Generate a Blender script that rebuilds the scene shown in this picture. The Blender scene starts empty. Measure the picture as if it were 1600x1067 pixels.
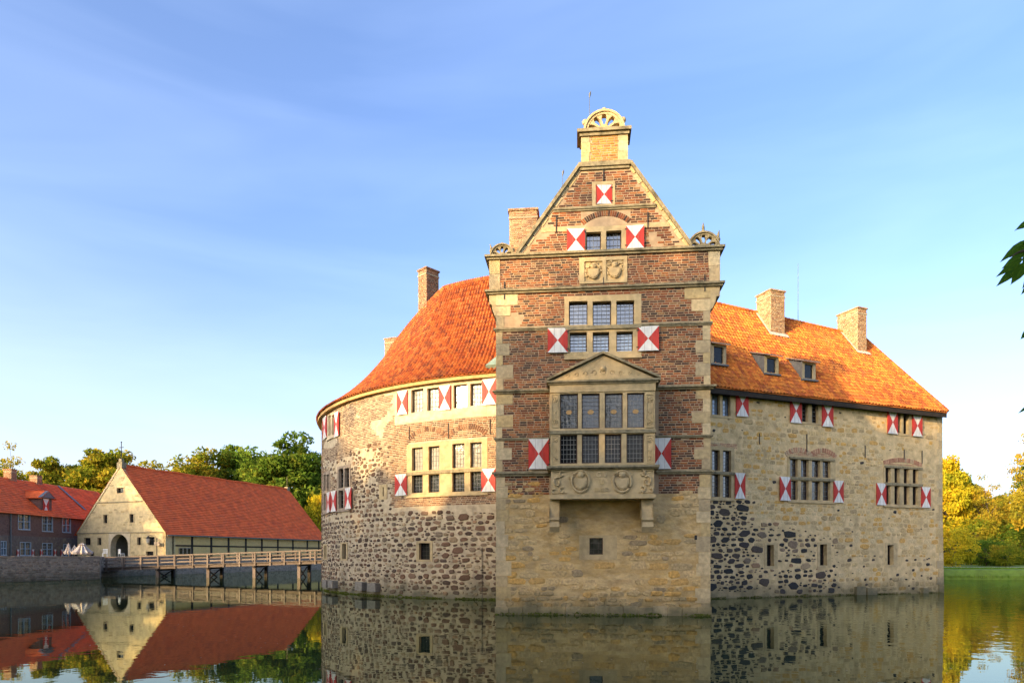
import bpy, math, random
import numpy as np
from mathutils import Vector, Matrix, noise
random.seed(7)
R = math.radians
scene = bpy.context.scene
col = scene.collection

# ------------------------------------------------------------------ camera
F, H0, CX, HY = 1067.0, 2.3, 800.0, 868.0          # focal length in photo pixels, eye height over the water, principal column, horizon row
cam_d = bpy.data.cameras.new('camera'); cam = bpy.data.objects.new('camera', cam_d); col.objects.link(cam)
cam.location = (0, 0, H0); cam.rotation_euler = (R(90), 0, 0)
cam_d.sensor_width = 36; cam_d.lens = 36 * F / 1600
cam_d.shift_y = (HY - 533.5) / 1600
cam_d.clip_start = 0.1; cam_d.clip_end = 3000
scene.camera = cam
# ------------------------------------------------------------------ sky, sun, exposure
SUN_AZ, SUN_EL = 46.0, 13.0      # light travels towards (sin, cos) of the azimuth, so the sun stands behind the camera on the left
w = bpy.data.worlds.new('World'); scene.world = w; w.use_nodes = True
nt = w.node_tree; nt.nodes.clear()
out = nt.nodes.new('ShaderNodeOutputWorld'); bg = nt.nodes.new('ShaderNodeBackground')
sky = nt.nodes.new('ShaderNodeTexSky'); sky.sky_type = 'NISHITA'; sky.sun_disc = False
sky.sun_elevation = R(SUN_EL); sky.sun_rotation = R(180 + SUN_AZ)
sky.air_density = 0.8; sky.dust_density = 5.0; sky.ozone_density = 2.5
bg.inputs['Strength'].default_value = 0.15
tc = nt.nodes.new('ShaderNodeTexCoord'); mp = nt.nodes.new('ShaderNodeMapping')
mp.inputs['Rotation'].default_value = (0.1, R(12), 0.2); mp.inputs['Scale'].default_value = (1.0, 1.6, 6.5)
nz = nt.nodes.new('ShaderNodeTexNoise'); nz.inputs['Scale'].default_value = 1.6; nz.inputs['Detail'].default_value = 4; nz.inputs['Roughness'].default_value = 0.5
nz.inputs['Distortion'].default_value = 0.5
cr = nt.nodes.new('ShaderNodeValToRGB'); cr.color_ramp.elements[0].position = 0.38; cr.color_ramp.elements[1].position = 0.95
cr.color_ramp.elements[0].color = (0, 0, 0, 1); cr.color_ramp.elements[1].color = (0.045, 0.045, 0.045, 1)
mx = nt.nodes.new('ShaderNodeMix'); mx.data_type = 'RGBA'
L = nt.links.new
hs = nt.nodes.new('ShaderNodeHueSaturation'); hs.inputs['Hue'].default_value = 0.508; hs.inputs['Saturation'].default_value = 1.05; hs.inputs['Value'].default_value = 1.0
L(tc.outputs['Generated'], mp.inputs[0]); L(mp.outputs[0], nz.inputs['Vector']); L(nz.outputs['Fac'], cr.inputs[0])
L(cr.outputs[0], mx.inputs['Factor']); L(sky.outputs[0], hs.inputs['Color']); L(hs.outputs[0], mx.inputs['A']); mx.inputs['B'].default_value = (7.0, 8.0, 9.5, 1)
sx = nt.nodes.new('ShaderNodeSeparateXYZ'); L(tc.outputs['Generated'], sx.inputs[0])
hv = nt.nodes.new('ShaderNodeMapRange'); hv.interpolation_type = 'SMOOTHSTEP'; hv.inputs['From Min'].default_value = 0.0; hv.inputs['From Max'].default_value = 0.42; hv.inputs['To Min'].default_value = 0.15; hv.inputs['To Max'].default_value = 0.0
ab = nt.nodes.new('ShaderNodeMath'); ab.operation = 'ABSOLUTE'; L(sx.outputs['Z'], ab.inputs[0]); L(ab.outputs[0], hv.inputs['Value'])
m2_ = nt.nodes.new('ShaderNodeMix'); m2_.data_type = 'RGBA'; m2_.inputs['B'].default_value = (6.2, 5.9, 6.2, 1); L(hv.outputs[0], m2_.inputs['Factor']); L(mx.outputs['Result'], m2_.inputs['A'])
L(m2_.outputs['Result'], bg.inputs['Color']); L(bg.outputs[0], out.inputs[0])
CLOUD = mx
sd = bpy.data.lights.new('sun', 'SUN'); sun = bpy.data.objects.new('sun', sd); col.objects.link(sun)
sd.energy = 2.15; sd.angle = R(0.9); sd.color = (1.0, 0.68, 0.32)
ldir = Vector((math.sin(R(SUN_AZ)) * math.cos(R(SUN_EL)), math.cos(R(SUN_AZ)) * math.cos(R(SUN_EL)), -math.sin(R(SUN_EL))))
sun.rotation_euler = ldir.to_track_quat('-Z', 'Y').to_euler(); sun.location = (-60, -50, 60)
scene.view_settings.view_transform = 'Standard'; scene.view_settings.look = 'None'
scene.view_settings.exposure = 1.92; scene.view_settings.gamma = 1; scene.view_settings.use_curve_mapping = False
scene.cycles.max_bounces = 6; scene.cycles.transparent_max_bounces = 6; scene.cycles.use_denoising = True
scene.cycles.caustics_reflective = False; scene.cycles.caustics_refractive = False

# ------------------------------------------------------------------ materials
def _lnk(nt, a, b): nt.links.new(a, b)
def mat(name, cols, rough=0.85, nscale=6.0, namt=0.35, bump=0.3, bscale=40.0, rnd=False, algae=0.0, spec=0.3, stretch=(1, 1, 1), dirt=0.0, dirtcol=(0.06, 0.055, 0.045), bdist=0.01):
    """colour ramp driven by noise (and by a per-piece random value when rnd); world-anchored noise; optional algae at the waterline and dirt blotches"""
    m = bpy.data.materials.new(name); m.use_nodes = True; nt = m.node_tree; N = nt.nodes
    b = N['Principled BSDF']; b.inputs['Roughness'].default_value = rough; b.inputs['Specular IOR Level'].default_value = spec
    g = N.new('ShaderNodeNewGeometry'); mp = N.new('ShaderNodeMapping'); mp.inputs['Scale'].default_value = stretch
    _lnk(nt, g.outputs['Position'], mp.inputs[0])
    nz = N.new('ShaderNodeTexNoise'); nz.inputs['Scale'].default_value = nscale; nz.inputs['Detail'].default_value = 6; nz.inputs['Roughness'].default_value = 0.6
    _lnk(nt, mp.outputs[0], nz.inputs['Vector'])
    cr = N.new('ShaderNodeValToRGB'); n = len(cols)
    while len(cr.color_ramp.elements) < n: cr.color_ramp.elements.new(0.5)
    for i, c in enumerate(cols):
        cr.color_ramp.elements[i].position = i / max(1, n - 1) if not rnd else i / n
        cr.color_ramp.elements[i].color = (*c, 1)
    if rnd:
        cr.color_ramp.interpolation = 'CONSTANT'
        oi = N.new('ShaderNodeObjectInfo'); a = N.new('ShaderNodeMath'); a.operation = 'ADD'; fr = N.new('ShaderNodeMath'); fr.operation = 'FRACT'
        _lnk(nt, g.outputs['Random Per Island'], a.inputs[0]); _lnk(nt, oi.outputs['Random'], a.inputs[1]); _lnk(nt, a.outputs[0], fr.inputs[0])
        _lnk(nt, fr.outputs[0], cr.inputs[0])
    else:
        mr = N.new('ShaderNodeMapRange'); mr.inputs['From Min'].default_value = 0.3; mr.inputs['From Max'].default_value = 0.7
        _lnk(nt, nz.outputs['Fac'], mr.inputs[0]); _lnk(nt, mr.outputs[0], cr.inputs[0])
    colr = cr.outputs[0]
    # tonal mottling
    n2 = N.new('ShaderNodeTexNoise'); n2.inputs['Scale'].default_value = nscale * 2.7; n2.inputs['Detail'].default_value = 5
    _lnk(nt, mp.outputs[0], n2.inputs['Vector'])
    m2 = N.new('ShaderNodeMapRange'); m2.inputs['From Min'].default_value = 0.25; m2.inputs['From Max'].default_value = 0.75
    m2.inputs['To Min'].default_value = 1 - namt; m2.inputs['To Max'].default_value = 1 + namt * 0.6
    _lnk(nt, n2.outputs['Fac'], m2.inputs[0])
    mul = N.new('ShaderNodeVectorMath'); mul.operation = 'SCALE'
    _lnk(nt, colr, mul.inputs[0]); _lnk(nt, m2.outputs[0], mul.inputs['Scale']); colr = mul.outputs[0]
    if dirt > 0:
        n3 = N.new('ShaderNodeTexNoise'); n3.inputs['Scale'].default_value = 0.9; n3.inputs['Detail'].default_value = 8; n3.inputs['Roughness'].default_value = 0.65
        _lnk(nt, g.outputs['Position'], n3.inputs['Vector'])
        m3 = N.new('ShaderNodeMapRange'); m3.inputs['From Min'].default_value = 0.5; m3.inputs['From Max'].default_value = 0.72; m3.inputs['To Max'].default_value = dirt
        _lnk(nt, n3.outputs['Fac'], m3.inputs[0])
        x = N.new('ShaderNodeMix'); x.data_type = 'RGBA'; x.inputs['B'].default_value = (*dirtcol, 1)
        _lnk(nt, m3.outputs[0], x.inputs['Factor']); _lnk(nt, colr, x.inputs['A']); colr = x.outputs['Result']
    if algae > 0:
        sp = N.new('ShaderNodeSeparateXYZ'); _lnk(nt, g.outputs['Position'], sp.inputs[0])
        n4 = N.new('ShaderNodeTexNoise'); n4.inputs['Scale'].default_value = 1.3; n4.inputs['Detail'].default_value = 6
        _lnk(nt, g.outputs['Position'], n4.inputs['Vector'])
        ad = N.new('ShaderNodeMath'); ad.operation = 'MULTIPLY_ADD'; ad.inputs[1].default_value = -1.6; _lnk(nt, n4.outputs['Fac'], ad.inputs[0]); _lnk(nt, sp.outputs['Z'], ad.inputs[2])
        m4 = N.new('ShaderNodeMapRange'); m4.inputs['From Min'].default_value = -0.72; m4.inputs['From Max'].default_value = 0.35
        m4.inputs['To Min'].default_value = algae; m4.inputs['To Max'].default_value = 0
        _lnk(nt, ad.outputs[0], m4.inputs[0])
        x = N.new('ShaderNodeMix'); x.data_type = 'RGBA'; x.inputs['B'].default_value = (0.055, 0.06, 0.035, 1)
        _lnk(nt, m4.outputs[0], x.inputs['Factor']); _lnk(nt, colr, x.inputs['A']); colr = x.outputs['Result']
    _lnk(nt, colr, b.inputs['Base Color'])
    if bump > 0:
        nb = N.new('ShaderNodeTexNoise'); nb.inputs['Scale'].default_value = bscale; nb.inputs['Detail'].default_value = 4
        _lnk(nt, g.outputs['Position'], nb.inputs['Vector'])
        bp = N.new('ShaderNodeBump'); bp.inputs['Strength'].default_value = bump; bp.inputs['Distance'].default_value = bdist
        _lnk(nt, nb.outputs['Fac'], bp.inputs['Height']); _lnk(nt, bp.outputs[0], b.inputs['Normal'])
    return m

M = {}
M['sandstone'] = mat('sandstone', [(0.40, 0.30, 0.15), (0.52, 0.39, 0.21), (0.46, 0.34, 0.17)], nscale=1.6, namt=0.25, bump=0.4, bscale=14, dirt=0.45, dirtcol=(0.2, 0.165, 0.11), bdist=0.02)
M['quoin'] = mat('quoin_stone', [(0.48, 0.36, 0.19), (0.56, 0.43, 0.24), (0.43, 0.33, 0.19), (0.52, 0.38, 0.18), (0.58, 0.45, 0.26)], rnd=True, nscale=3, namt=0.3, bump=0.5, bscale=14, algae=0.8, dirt=0.4, dirtcol=(0.2, 0.17, 0.12), bdist=0.02)
M['moss_stone'] = mat('weathered_moulding', [(0.10, 0.085, 0.05), (0.30, 0.25, 0.15), (0.17, 0.14, 0.08)], nscale=2.5, namt=0.35, bump=0.4, bscale=20)
M['mortar'] = mat('tower_mortar', [(0.36, 0.25, 0.15), (0.48, 0.35, 0.22)], nscale=2.0, namt=0.2, bump=0.3, dirt=0.4, dirtcol=(0.2, 0.15, 0.11))
M['brick'] = mat('tower_brick', [(0.27, 0.080, 0.030), (0.11, 0.048, 0.028), (0.33, 0.11, 0.038), (0.21, 0.062, 0.028), (0.055, 0.034, 0.026), (0.35, 0.13, 0.045), (0.25, 0.085, 0.034), (0.15, 0.052, 0.030), (0.29, 0.15, 0.065), (0.09, 0.042, 0.028)], rnd=True, nscale=5, namt=0.35, bump=0.35, bscale=50, dirt=0.5, dirtcol=(0.10, 0.065, 0.045))
M['base_mortar'] = mat('tower_base_render', [(0.46, 0.31, 0.14), (0.60, 0.43, 0.21), (0.50, 0.33, 0.13), (0.54, 0.39, 0.19)], nscale=0.9, namt=0.3, bump=0.7, bscale=9, algae=0.7, dirt=0.45, dirtcol=(0.30, 0.22, 0.12), stretch=(1, 1, 2.2), bdist=0.04)
M['base_stone'] = mat('tower_base_stone', [(0.54, 0.33, 0.11), (0.54, 0.38, 0.18), (0.44, 0.32, 0.16), (0.58, 0.41, 0.20), (0.50, 0.35, 0.16), (0.60, 0.35, 0.10), (0.34, 0.25, 0.14), (0.54, 0.39, 0.19)], rnd=True, nscale=4, namt=0.4, bump=0.8, bscale=9, algae=0.85, bdist=0.04)
M['round_mortar'] = mat('round_wall_mortar', [(0.42, 0.34, 0.22), (0.52, 0.42, 0.28), (0.34, 0.27, 0.18)], nscale=1.3, namt=0.25, bump=0.6, bscale=12, algae=0.8, dirt=0.35, dirtcol=(0.27, 0.23, 0.17), bdist=0.03)
M['field_stone'] = mat('dark_fieldstone', [(0.13, 0.072, 0.042), (0.18, 0.10, 0.06), (0.085, 0.052, 0.036), (0.15, 0.095, 0.06), (0.23, 0.14, 0.085), (0.11, 0.075, 0.055)], rnd=True, nscale=6, namt=0.4, bump=0.6, bscale=14, algae=0.5, bdist=0.03)
M['pale_brick'] = mat('round_wall_brick', [(0.22, 0.10, 0.05), (0.15, 0.07, 0.04), (0.26, 0.13, 0.07), (0.30, 0.17, 0.09), (0.11, 0.06, 0.04), (0.33, 0.21, 0.12)], rnd=True, nscale=5, namt=0.3, bump=0.3, bscale=40)
M['plaster'] = mat('pale_plaster', [(0.50, 0.40, 0.25), (0.62, 0.51, 0.34)], nscale=1.2, namt=0.25, dirt=.3, dirtcol=(.4,.3,.18), bump=0.2, bscale=12)
M['wing_mortar'] = mat('wing_mortar', [(0.54, 0.39, 0.19), (0.66, 0.49, 0.26), (0.50, 0.37, 0.19)], nscale=1.1, namt=0.3, bump=0.6, bscale=12, algae=0.7, dirt=0.3, dirtcol=(0.36, 0.26, 0.13), bdist=0.03)
M['wing_stone'] = mat('wing_ochre_stone', [(0.56, 0.37, 0.15), (0.58, 0.42, 0.20), (0.56, 0.33, 0.10), (0.62, 0.47, 0.25), (0.48, 0.35, 0.17), (0.60, 0.36, 0.10), (0.58, 0.42, 0.20), (0.42, 0.31, 0.16), (0.60, 0.46, 0.25)], rnd=True, nscale=4, namt=0.35, bump=0.7, bscale=12, algae=0.85, bdist=0.03)
M['basalt'] = mat('wing_black_stone', [(0.04, 0.038, 0.035), (0.06, 0.05, 0.045), (0.032, 0.032, 0.032), (0.085, 0.065, 0.05)], rnd=True, nscale=6, namt=0.4, bump=0.5, bscale=14, bdist=0.03)
M['tile_l'] = mat('round_roof_pantile', [(0.40, 0.10, 0.022), (0.34, 0.08, 0.02), (0.45, 0.13, 0.026), (0.31, 0.07, 0.02), (0.42, 0.115, 0.024), (0.24, 0.06, 0.022), (0.46, 0.15, 0.04)], rnd=True, nscale=2, namt=0.35, bump=0.15, bscale=30, rough=0.75, dirt=0.6, dirtcol=(0.15, 0.075, 0.035))
M['tile_r'] = mat('wing_roof_pantile', [(0.52, 0.15, 0.022), (0.46, 0.12, 0.02), (0.58, 0.19, 0.028), (0.43, 0.105, 0.02), (0.54, 0.17, 0.025), (0.36, 0.09, 0.022), (0.58, 0.2, 0.03)], rnd=True, nscale=2, namt=0.35, bump=0.15, bscale=30, rough=0.75, dirt=0.5, dirtcol=(0.2, 0.09, 0.04))
M['far_tile'] = mat('red_roof_tiles', [(0.66, 0.10, 0.022), (0.78, 0.14, 0.03), (0.70, 0.11, 0.025)], nscale=0.5, namt=0.3, bump=0.3, bscale=5, stretch=(1, 1, 1), rough=0.8, dirt=0.5, dirtcol=(0.3, 0.07, 0.04))
M['timber'] = mat('old_timber', [(0.26, 0.19, 0.13), (0.36, 0.28, 0.2), (0.2, 0.15, 0.11)], nscale=3, namt=0.3, bump=0.4, bscale=20)
M['eave_timber'] = mat('eave_timber', [(0.42, 0.26, 0.10), (0.50, 0.33, 0.14)], nscale=3, namt=0.3, bump=0.3, bscale=20)
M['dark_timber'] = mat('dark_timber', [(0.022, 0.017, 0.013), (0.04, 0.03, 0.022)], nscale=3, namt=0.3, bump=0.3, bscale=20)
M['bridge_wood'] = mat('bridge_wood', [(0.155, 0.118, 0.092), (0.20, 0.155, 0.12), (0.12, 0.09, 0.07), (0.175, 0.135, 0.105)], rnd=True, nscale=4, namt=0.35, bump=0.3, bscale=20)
M['white'] = mat('white_shutter_paint', [(0.66, 0.64, 0.60), (0.76, 0.75, 0.71)], nscale=3, namt=0.14, bump=0.3, bscale=12, rough=0.6, dirt=.35, dirtcol=(.45, .42, .36), stretch=(1, 1, .4))
M['red'] = mat('red_shutter_paint', [(0.42, 0.028, 0.022), (0.55, 0.045, 0.03)], nscale=3, namt=0.25, bump=0.3, bscale=12, rough=0.6, dirt=.35, dirtcol=(.3, .05, .04), stretch=(1, 1, .4))
M['iron'] = mat('black_iron', [(0.03, 0.027, 0.025), (0.05, 0.042, 0.036)], nscale=10, namt=0.2, bump=0.2, rough=0.6)
M['frame'] = mat('dark_casement', [(0.035, 0.022, 0.018), (0.06, 0.03, 0.022)], nscale=8, namt=0.2, bump=0.1)
M['lead'] = mat('lead_came', [(0.10, 0.11, 0.12), (0.16, 0.17, 0.18)], nscale=8, namt=0.2, bump=0.1, rough=0.5)
M['lead_lit'] = mat('lit_lead_came', [(0.22, 0.215, 0.20), (0.30, 0.29, 0.27)], nscale=8, namt=0.2, bump=0.1, rough=0.5)  # lit copy of the lead came, its brightness put into the colour
M['lime'] = mat('lime_flashing', [(0.55, 0.47, 0.36), (0.62, 0.54, 0.42)], nscale=3, namt=0.2, bump=0.2)
M['slate'] = mat('grey_slate', [(0.17, 0.155, 0.13), (0.25, 0.225, 0.19)], nscale=3, namt=0.25, bump=0.3)
M['copper'] = mat('green_copper', [(0.16, 0.24, 0.20), (0.22, 0.30, 0.26)], nscale=3, namt=0.2, bump=0.1)
M['chim'] = mat('chimney_brick', [(0.42, 0.24, 0.11), (0.34, 0.17, 0.08), (0.48, 0.31, 0.16), (0.28, 0.14, 0.075), (0.40, 0.27, 0.15)], rnd=True, nscale=5, namt=0.3, bump=0.3, bscale=40)
M['chim_mortar'] = mat('chimney_mortar', [(0.36, 0.27, 0.16), (0.42, 0.33, 0.21)], nscale=3, namt=0.2, bump=0.3)
M['arch_brick'] = mat('red_arch_brick', [(0.40, 0.2, 0.12), (0.34, 0.16, 0.10), (0.46, 0.26, 0.16), (0.44, 0.32, 0.2)], rnd=True, nscale=5, namt=0.3, bump=0.3)
M['gate_wall'] = mat('gatehouse_stone', [(0.48, 0.36, 0.18), (0.60, 0.46, 0.24), (0.54, 0.41, 0.22), (0.44, 0.33, 0.17)], nscale=0.8, namt=0.25, bump=0.5, bscale=4, dirt=0.3, dirtcol=(0.28, 0.23, 0.15), bdist=0.04)
M['gate_stone'] = mat('gatehouse_coursed_stone', [(0.48, 0.36, 0.18), (0.56, 0.42, 0.22), (0.44, 0.32, 0.15), (0.54, 0.41, 0.22), (0.38, 0.29, 0.15)], rnd=True, nscale=3, namt=0.3, bump=0.4, bscale=8)
M['house_wall'] = mat('brown_brick_wall', [(0.11, 0.06, 0.05), (0.17, 0.095, 0.075), (0.13, 0.07, 0.06)], nscale=1.2, namt=0.3, bump=0.4, bscale=10, stretch=(1, 1, 3))
M['house_base'] = mat('house_stone_base', [(0.2, 0.16, 0.12), (0.13, 0.10, 0.09), (0.26, 0.21, 0.14)], nscale=1.2, namt=0.3, bump=0.4, bscale=6)
M['ochre'] = mat('ochre_infill', [(0.62, 0.42, 0.16), (0.68, 0.48, 0.2)], nscale=1.5, namt=0.15, bump=0.2)
M['bluewin'] = mat('blue_grey_window_paint', [(0.30, 0.36, 0.42), (0.36, 0.42, 0.48)], nscale=4, namt=0.1, bump=0.0)
M['bank_mortar'] = mat('bank_wall_mortar', [(0.25, 0.2, 0.15), (0.34, 0.28, 0.2)], nscale=1.5, namt=0.3, bump=0.5, bscale=8, algae=0.7)
M['bank_stone'] = mat('bank_wall_stone', [(0.25, 0.18, 0.12), (0.32, 0.24, 0.17), (0.2, 0.15, 0.11), (0.36, 0.28, 0.2), (0.28, 0.22, 0.17)], rnd=True, nscale=3, namt=0.35, bump=0.4, bscale=8, algae=0.6)
M['ground'] = mat('grass_ground', [(0.09, 0.16, 0.02), (0.15, 0.22, 0.03), (0.12, 0.17, 0.025)], nscale=0.7, namt=0.3, bump=0.6, bscale=6, bdist=0.05, rough=0.95)
M['gravel'] = mat('gravel_path', [(0.34, 0.29, 0.23), (0.42, 0.37, 0.3)], nscale=2, namt=0.2, bump=0.3, bscale=20)
M['umb'] = mat('beige_canvas', [(0.34, 0.27, 0.22), (0.42, 0.34, 0.28)], nscale=3, namt=0.1, bump=0.1)
M['umb2'] = mat('grey_canvas', [(0.36, 0.33, 0.32), (0.44, 0.41, 0.39)], nscale=3, namt=0.1, bump=0.1)
M['bark'] = mat('bark', [(0.06, 0.045, 0.032), (0.11, 0.085, 0.06)], nscale=3, namt=0.4, bump=0.7, bscale=12, stretch=(2, 2, 0.5), bdist=0.03)

def glass(name, base, ior=2.6, wav=0.35):
    m = mat(name, [base, tuple(c * 1.4 for c in base)], rough=0.06, nscale=1.5, namt=0.2, bump=wav, bscale=5.0, spec=0.5, bdist=0.02)
    m.node_tree.nodes['Principled BSDF'].inputs['IOR'].default_value = ior
    return m
M['glass'] = glass('old_window_glass', (0.035, 0.042, 0.05))
M['glass_dark'] = glass('dark_window_glass', (0.010, 0.012, 0.013), 1.42)
M['glass_lit'] = glass('sunlit_curtain_glass', (0.32, 0.30, 0.25), 1.7)  # pale cream base paints in sunlight falling on curtained panes
M['glass_sky'] = glass('sky_painted_glass', (0.10, 0.15, 0.21), 2.4)  # blue of the reflected sky is painted into the base colour
M['glass_low'] = glass('dim_oriel_glass', (0.008, 0.009, 0.010), 1.3, .4)
M['glass_oriel'] = glass('oriel_glass', (0.022, 0.026, 0.03), 1.62, .5)
M['stain'] = mat('stained_glass', [(0.4, 0.2, 0.08), (0.5, 0.35, 0.15)], nscale=20, namt=.2, bump=0)
M['slate_warm'] = mat('weathered_dormer_boards', [(0.34, 0.22, 0.15), (0.42, 0.29, 0.20)], nscale=3, namt=.2, bump=.3)
M['brick_gold'] = mat('sunlit_pedestal_brick', [(0.46, 0.22, 0.05), (0.38, 0.16, 0.04), (0.5, 0.27, 0.07)], rnd=True, nscale=5, namt=0.3, bump=0.3, bscale=40)  # golden sunlight on the pedestal is mixed into these brick colours
M['shutter_seam'] = mat('shutter_seam', [(0.2, 0.12, 0.11), (0.3, 0.2, 0.18)], bump=0)
M['chim_red'] = mat('red_chimney_brick', [(0.30, 0.12, 0.055), (0.22, 0.085, 0.045), (0.36, 0.16, 0.075), (0.16, 0.07, 0.04)], rnd=True, nscale=5, namt=0.3, bump=0.3, bscale=40)
M['mid_stone'] = mat('weathered_infill_stone', [(0.30, 0.21, 0.12), (0.24, 0.17, 0.11), (0.36, 0.26, 0.15), (0.20, 0.15, 0.10), (0.40, 0.31, 0.19), (0.33, 0.20, 0.11)], rnd=True, nscale=5, namt=0.4, bump=0.6, bscale=14, algae=.6, bdist=.03)
M['tan_brick'] = mat('weathered_tan_brick', [(0.28, 0.19, 0.12), (0.20, 0.13, 0.085), (0.34, 0.24, 0.15), (0.38, 0.28, 0.18), (0.16, 0.10, 0.07)], rnd=True, nscale=5, namt=0.35, bump=0.3, bscale=40)
def leafmat(name, cols, trans=0.45):
    m = bpy.data.materials.new(name); m.use_nodes = True; nt = m.node_tree; N = nt.nodes; N.clear()
    o = N.new('ShaderNodeOutputMaterial'); d = N.new('ShaderNodeBsdfDiffuse'); t = N.new('ShaderNodeBsdfTranslucent'); mix = N.new('ShaderNodeMixShader'); mix.inputs[0].default_value = trans
    g = N.new('ShaderNodeNewGeometry'); nz = N.new('ShaderNodeTexNoise'); nz.inputs['Scale'].default_value = 0.35; nz.inputs['Detail'].default_value = 3
    _lnk(nt, g.outputs['Position'], nz.inputs['Vector'])
    a = N.new('ShaderNodeMath'); a.operation = 'MULTIPLY_ADD'; a.inputs[1].default_value = 0.45
    s = N.new('ShaderNodeMath'); s.operation = 'MULTIPLY_ADD'; s.inputs[1].default_value = 1.6; s.inputs[2].default_value = -0.52
    _lnk(nt, nz.outputs['Fac'], s.inputs[0]); _lnk(nt, g.outputs['Random Per Island'], a.inputs[0]); _lnk(nt, s.outputs[0], a.inputs[2])
    cr = N.new('ShaderNodeValToRGB')
    while len(cr.color_ramp.elements) < len(cols): cr.color_ramp.elements.new(0.5)
    for i, c in enumerate(cols):
        cr.color_ramp.elements[i].position = i / (len(cols) - 1); cr.color_ramp.elements[i].color = (*c, 1)
    _lnk(nt, a.outputs[0], cr.inputs[0]); _lnk(nt, cr.outputs[0], d.inputs[0]); _lnk(nt, cr.outputs[0], t.inputs[0])
    _lnk(nt, d.outputs[0], mix.inputs[1]); _lnk(nt, t.outputs[0], mix.inputs[2]); _lnk(nt, mix.outputs[0], o.inputs[0])
    return m
M['leaf_green'] = leafmat('green_leaves', [(0.05, 0.10, 0.012), (0.09, 0.16, 0.02), (0.15, 0.21, 0.025), (0.28, 0.26, 0.03)])
M['leaf_mix'] = leafmat('turning_leaves', [(0.08, 0.13, 0.015), (0.18, 0.22, 0.02), (0.34, 0.28, 0.025), (0.48, 0.32, 0.03)])
M['leaf_yellow'] = leafmat('yellow_leaves', [(0.20, 0.24, 0.02), (0.42, 0.38, 0.025), (0.62, 0.46, 0.025), (0.66, 0.36, 0.02)])
M['leaf_rust'] = leafmat('rusty_leaves', [(0.14, 0.18, 0.02), (0.30, 0.27, 0.03), (0.48, 0.34, 0.03), (0.44, 0.22, 0.03)])
M['moss'] = leafmat('moss', [(0.05, 0.07, 0.015), (0.09, 0.11, 0.02), (0.13, 0.14, 0.03)], .15)
M['leaf_dry'] = leafmat('dry_floating_leaf', [(0.25, 0.22, 0.15), (0.4, 0.36, 0.28)], .1)
M['leaf_near'] = leafmat('near_leaf', [(0.05, 0.12, 0.012), (0.09, 0.19, 0.02), (0.13, 0.24, 0.03)], .5)
M['grass'] = leafmat('bank_grass', [(0.10, 0.19, 0.02), (0.16, 0.27, 0.025), (0.24, 0.33, 0.04)], 0.4)

# water: dark green, clear mirror with long low ripples, livelier on the open right-hand side
def water_mat():
    m = bpy.data.materials.new('moat_water'); m.use_nodes = True; nt = m.node_tree; N = nt.nodes; N.clear()
    o = N.new('ShaderNodeOutputMaterial'); d = N.new('ShaderNodeBsdfDiffuse'); d.inputs[0].default_value = (0.012, 0.022, 0.012, 1)
    gl = N.new('ShaderNodeBsdfGlossy'); gl.inputs['Roughness'].default_value = 0.015; gl.inputs[0].default_value = (0.84, 0.90, 0.76, 1)
    fr = N.new('ShaderNodeFresnel'); fr.inputs[0].default_value = 1.42
    mix = N.new('ShaderNodeMixShader'); g = N.new('ShaderNodeNewGeometry')
    mp = N.new('ShaderNodeMapping'); mp.inputs['Scale'].default_value = (1, 1, 1); _lnk(nt, g.outputs['Position'], mp.inputs[0])
    n1 = N.new('ShaderNodeTexNoise'); n1.inputs['Scale'].default_value = 1.4; n1.inputs['Detail'].default_value = 2.5; _lnk(nt, mp.outputs[0], n1.inputs['Vector'])
    sp = N.new('ShaderNodeSeparateXYZ'); _lnk(nt, g.outputs['Position'], sp.inputs[0])
    n2 = N.new('ShaderNodeTexNoise'); n2.inputs['Scale'].default_value = 0.12; _lnk(nt, g.outputs['Position'], n2.inputs['Vector'])
    ma = N.new('ShaderNodeMath'); ma.operation = 'MULTIPLY_ADD'; ma.inputs[1].default_value = 22; _lnk(nt, n2.outputs['Fac'], ma.inputs[0]); _lnk(nt, sp.outputs['X'], ma.inputs[2])
    mr = N.new('ShaderNodeMapRange'); mr.inputs['From Min'].default_value = 18; mr.inputs['From Max'].default_value = 42; mr.inputs['To Min'].default_value = 0.045; mr.inputs['To Max'].default_value = 0.6
    _lnk(nt, ma.outputs[0], mr.inputs[0])
    bp = N.new('ShaderNodeBump'); bp.inputs['Distance'].default_value = 0.05; _lnk(nt, n1.outputs['Fac'], bp.inputs['Height']); _lnk(nt, mr.outputs[0], bp.inputs['Strength'])
    _lnk(nt, bp.outputs[0], gl.inputs['Normal']); _lnk(nt, bp.outputs[0], fr.inputs['Normal'])
    boost = N.new('ShaderNodeMath'); boost.operation = 'MULTIPLY_ADD'; boost.use_clamp = True; boost.inputs[1].default_value = 1.0; boost.inputs[2].default_value = 0.0
    _lnk(nt, fr.outputs[0], boost.inputs[0]); _lnk(nt, boost.outputs[0], mix.inputs[0]); _lnk(nt, d.outputs[0], mix.inputs[1]); _lnk(nt, gl.outputs[0], mix.inputs[2]); _lnk(nt, mix.outputs[0], o.inputs[0])
    return m
M['water'] = water_mat()

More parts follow.
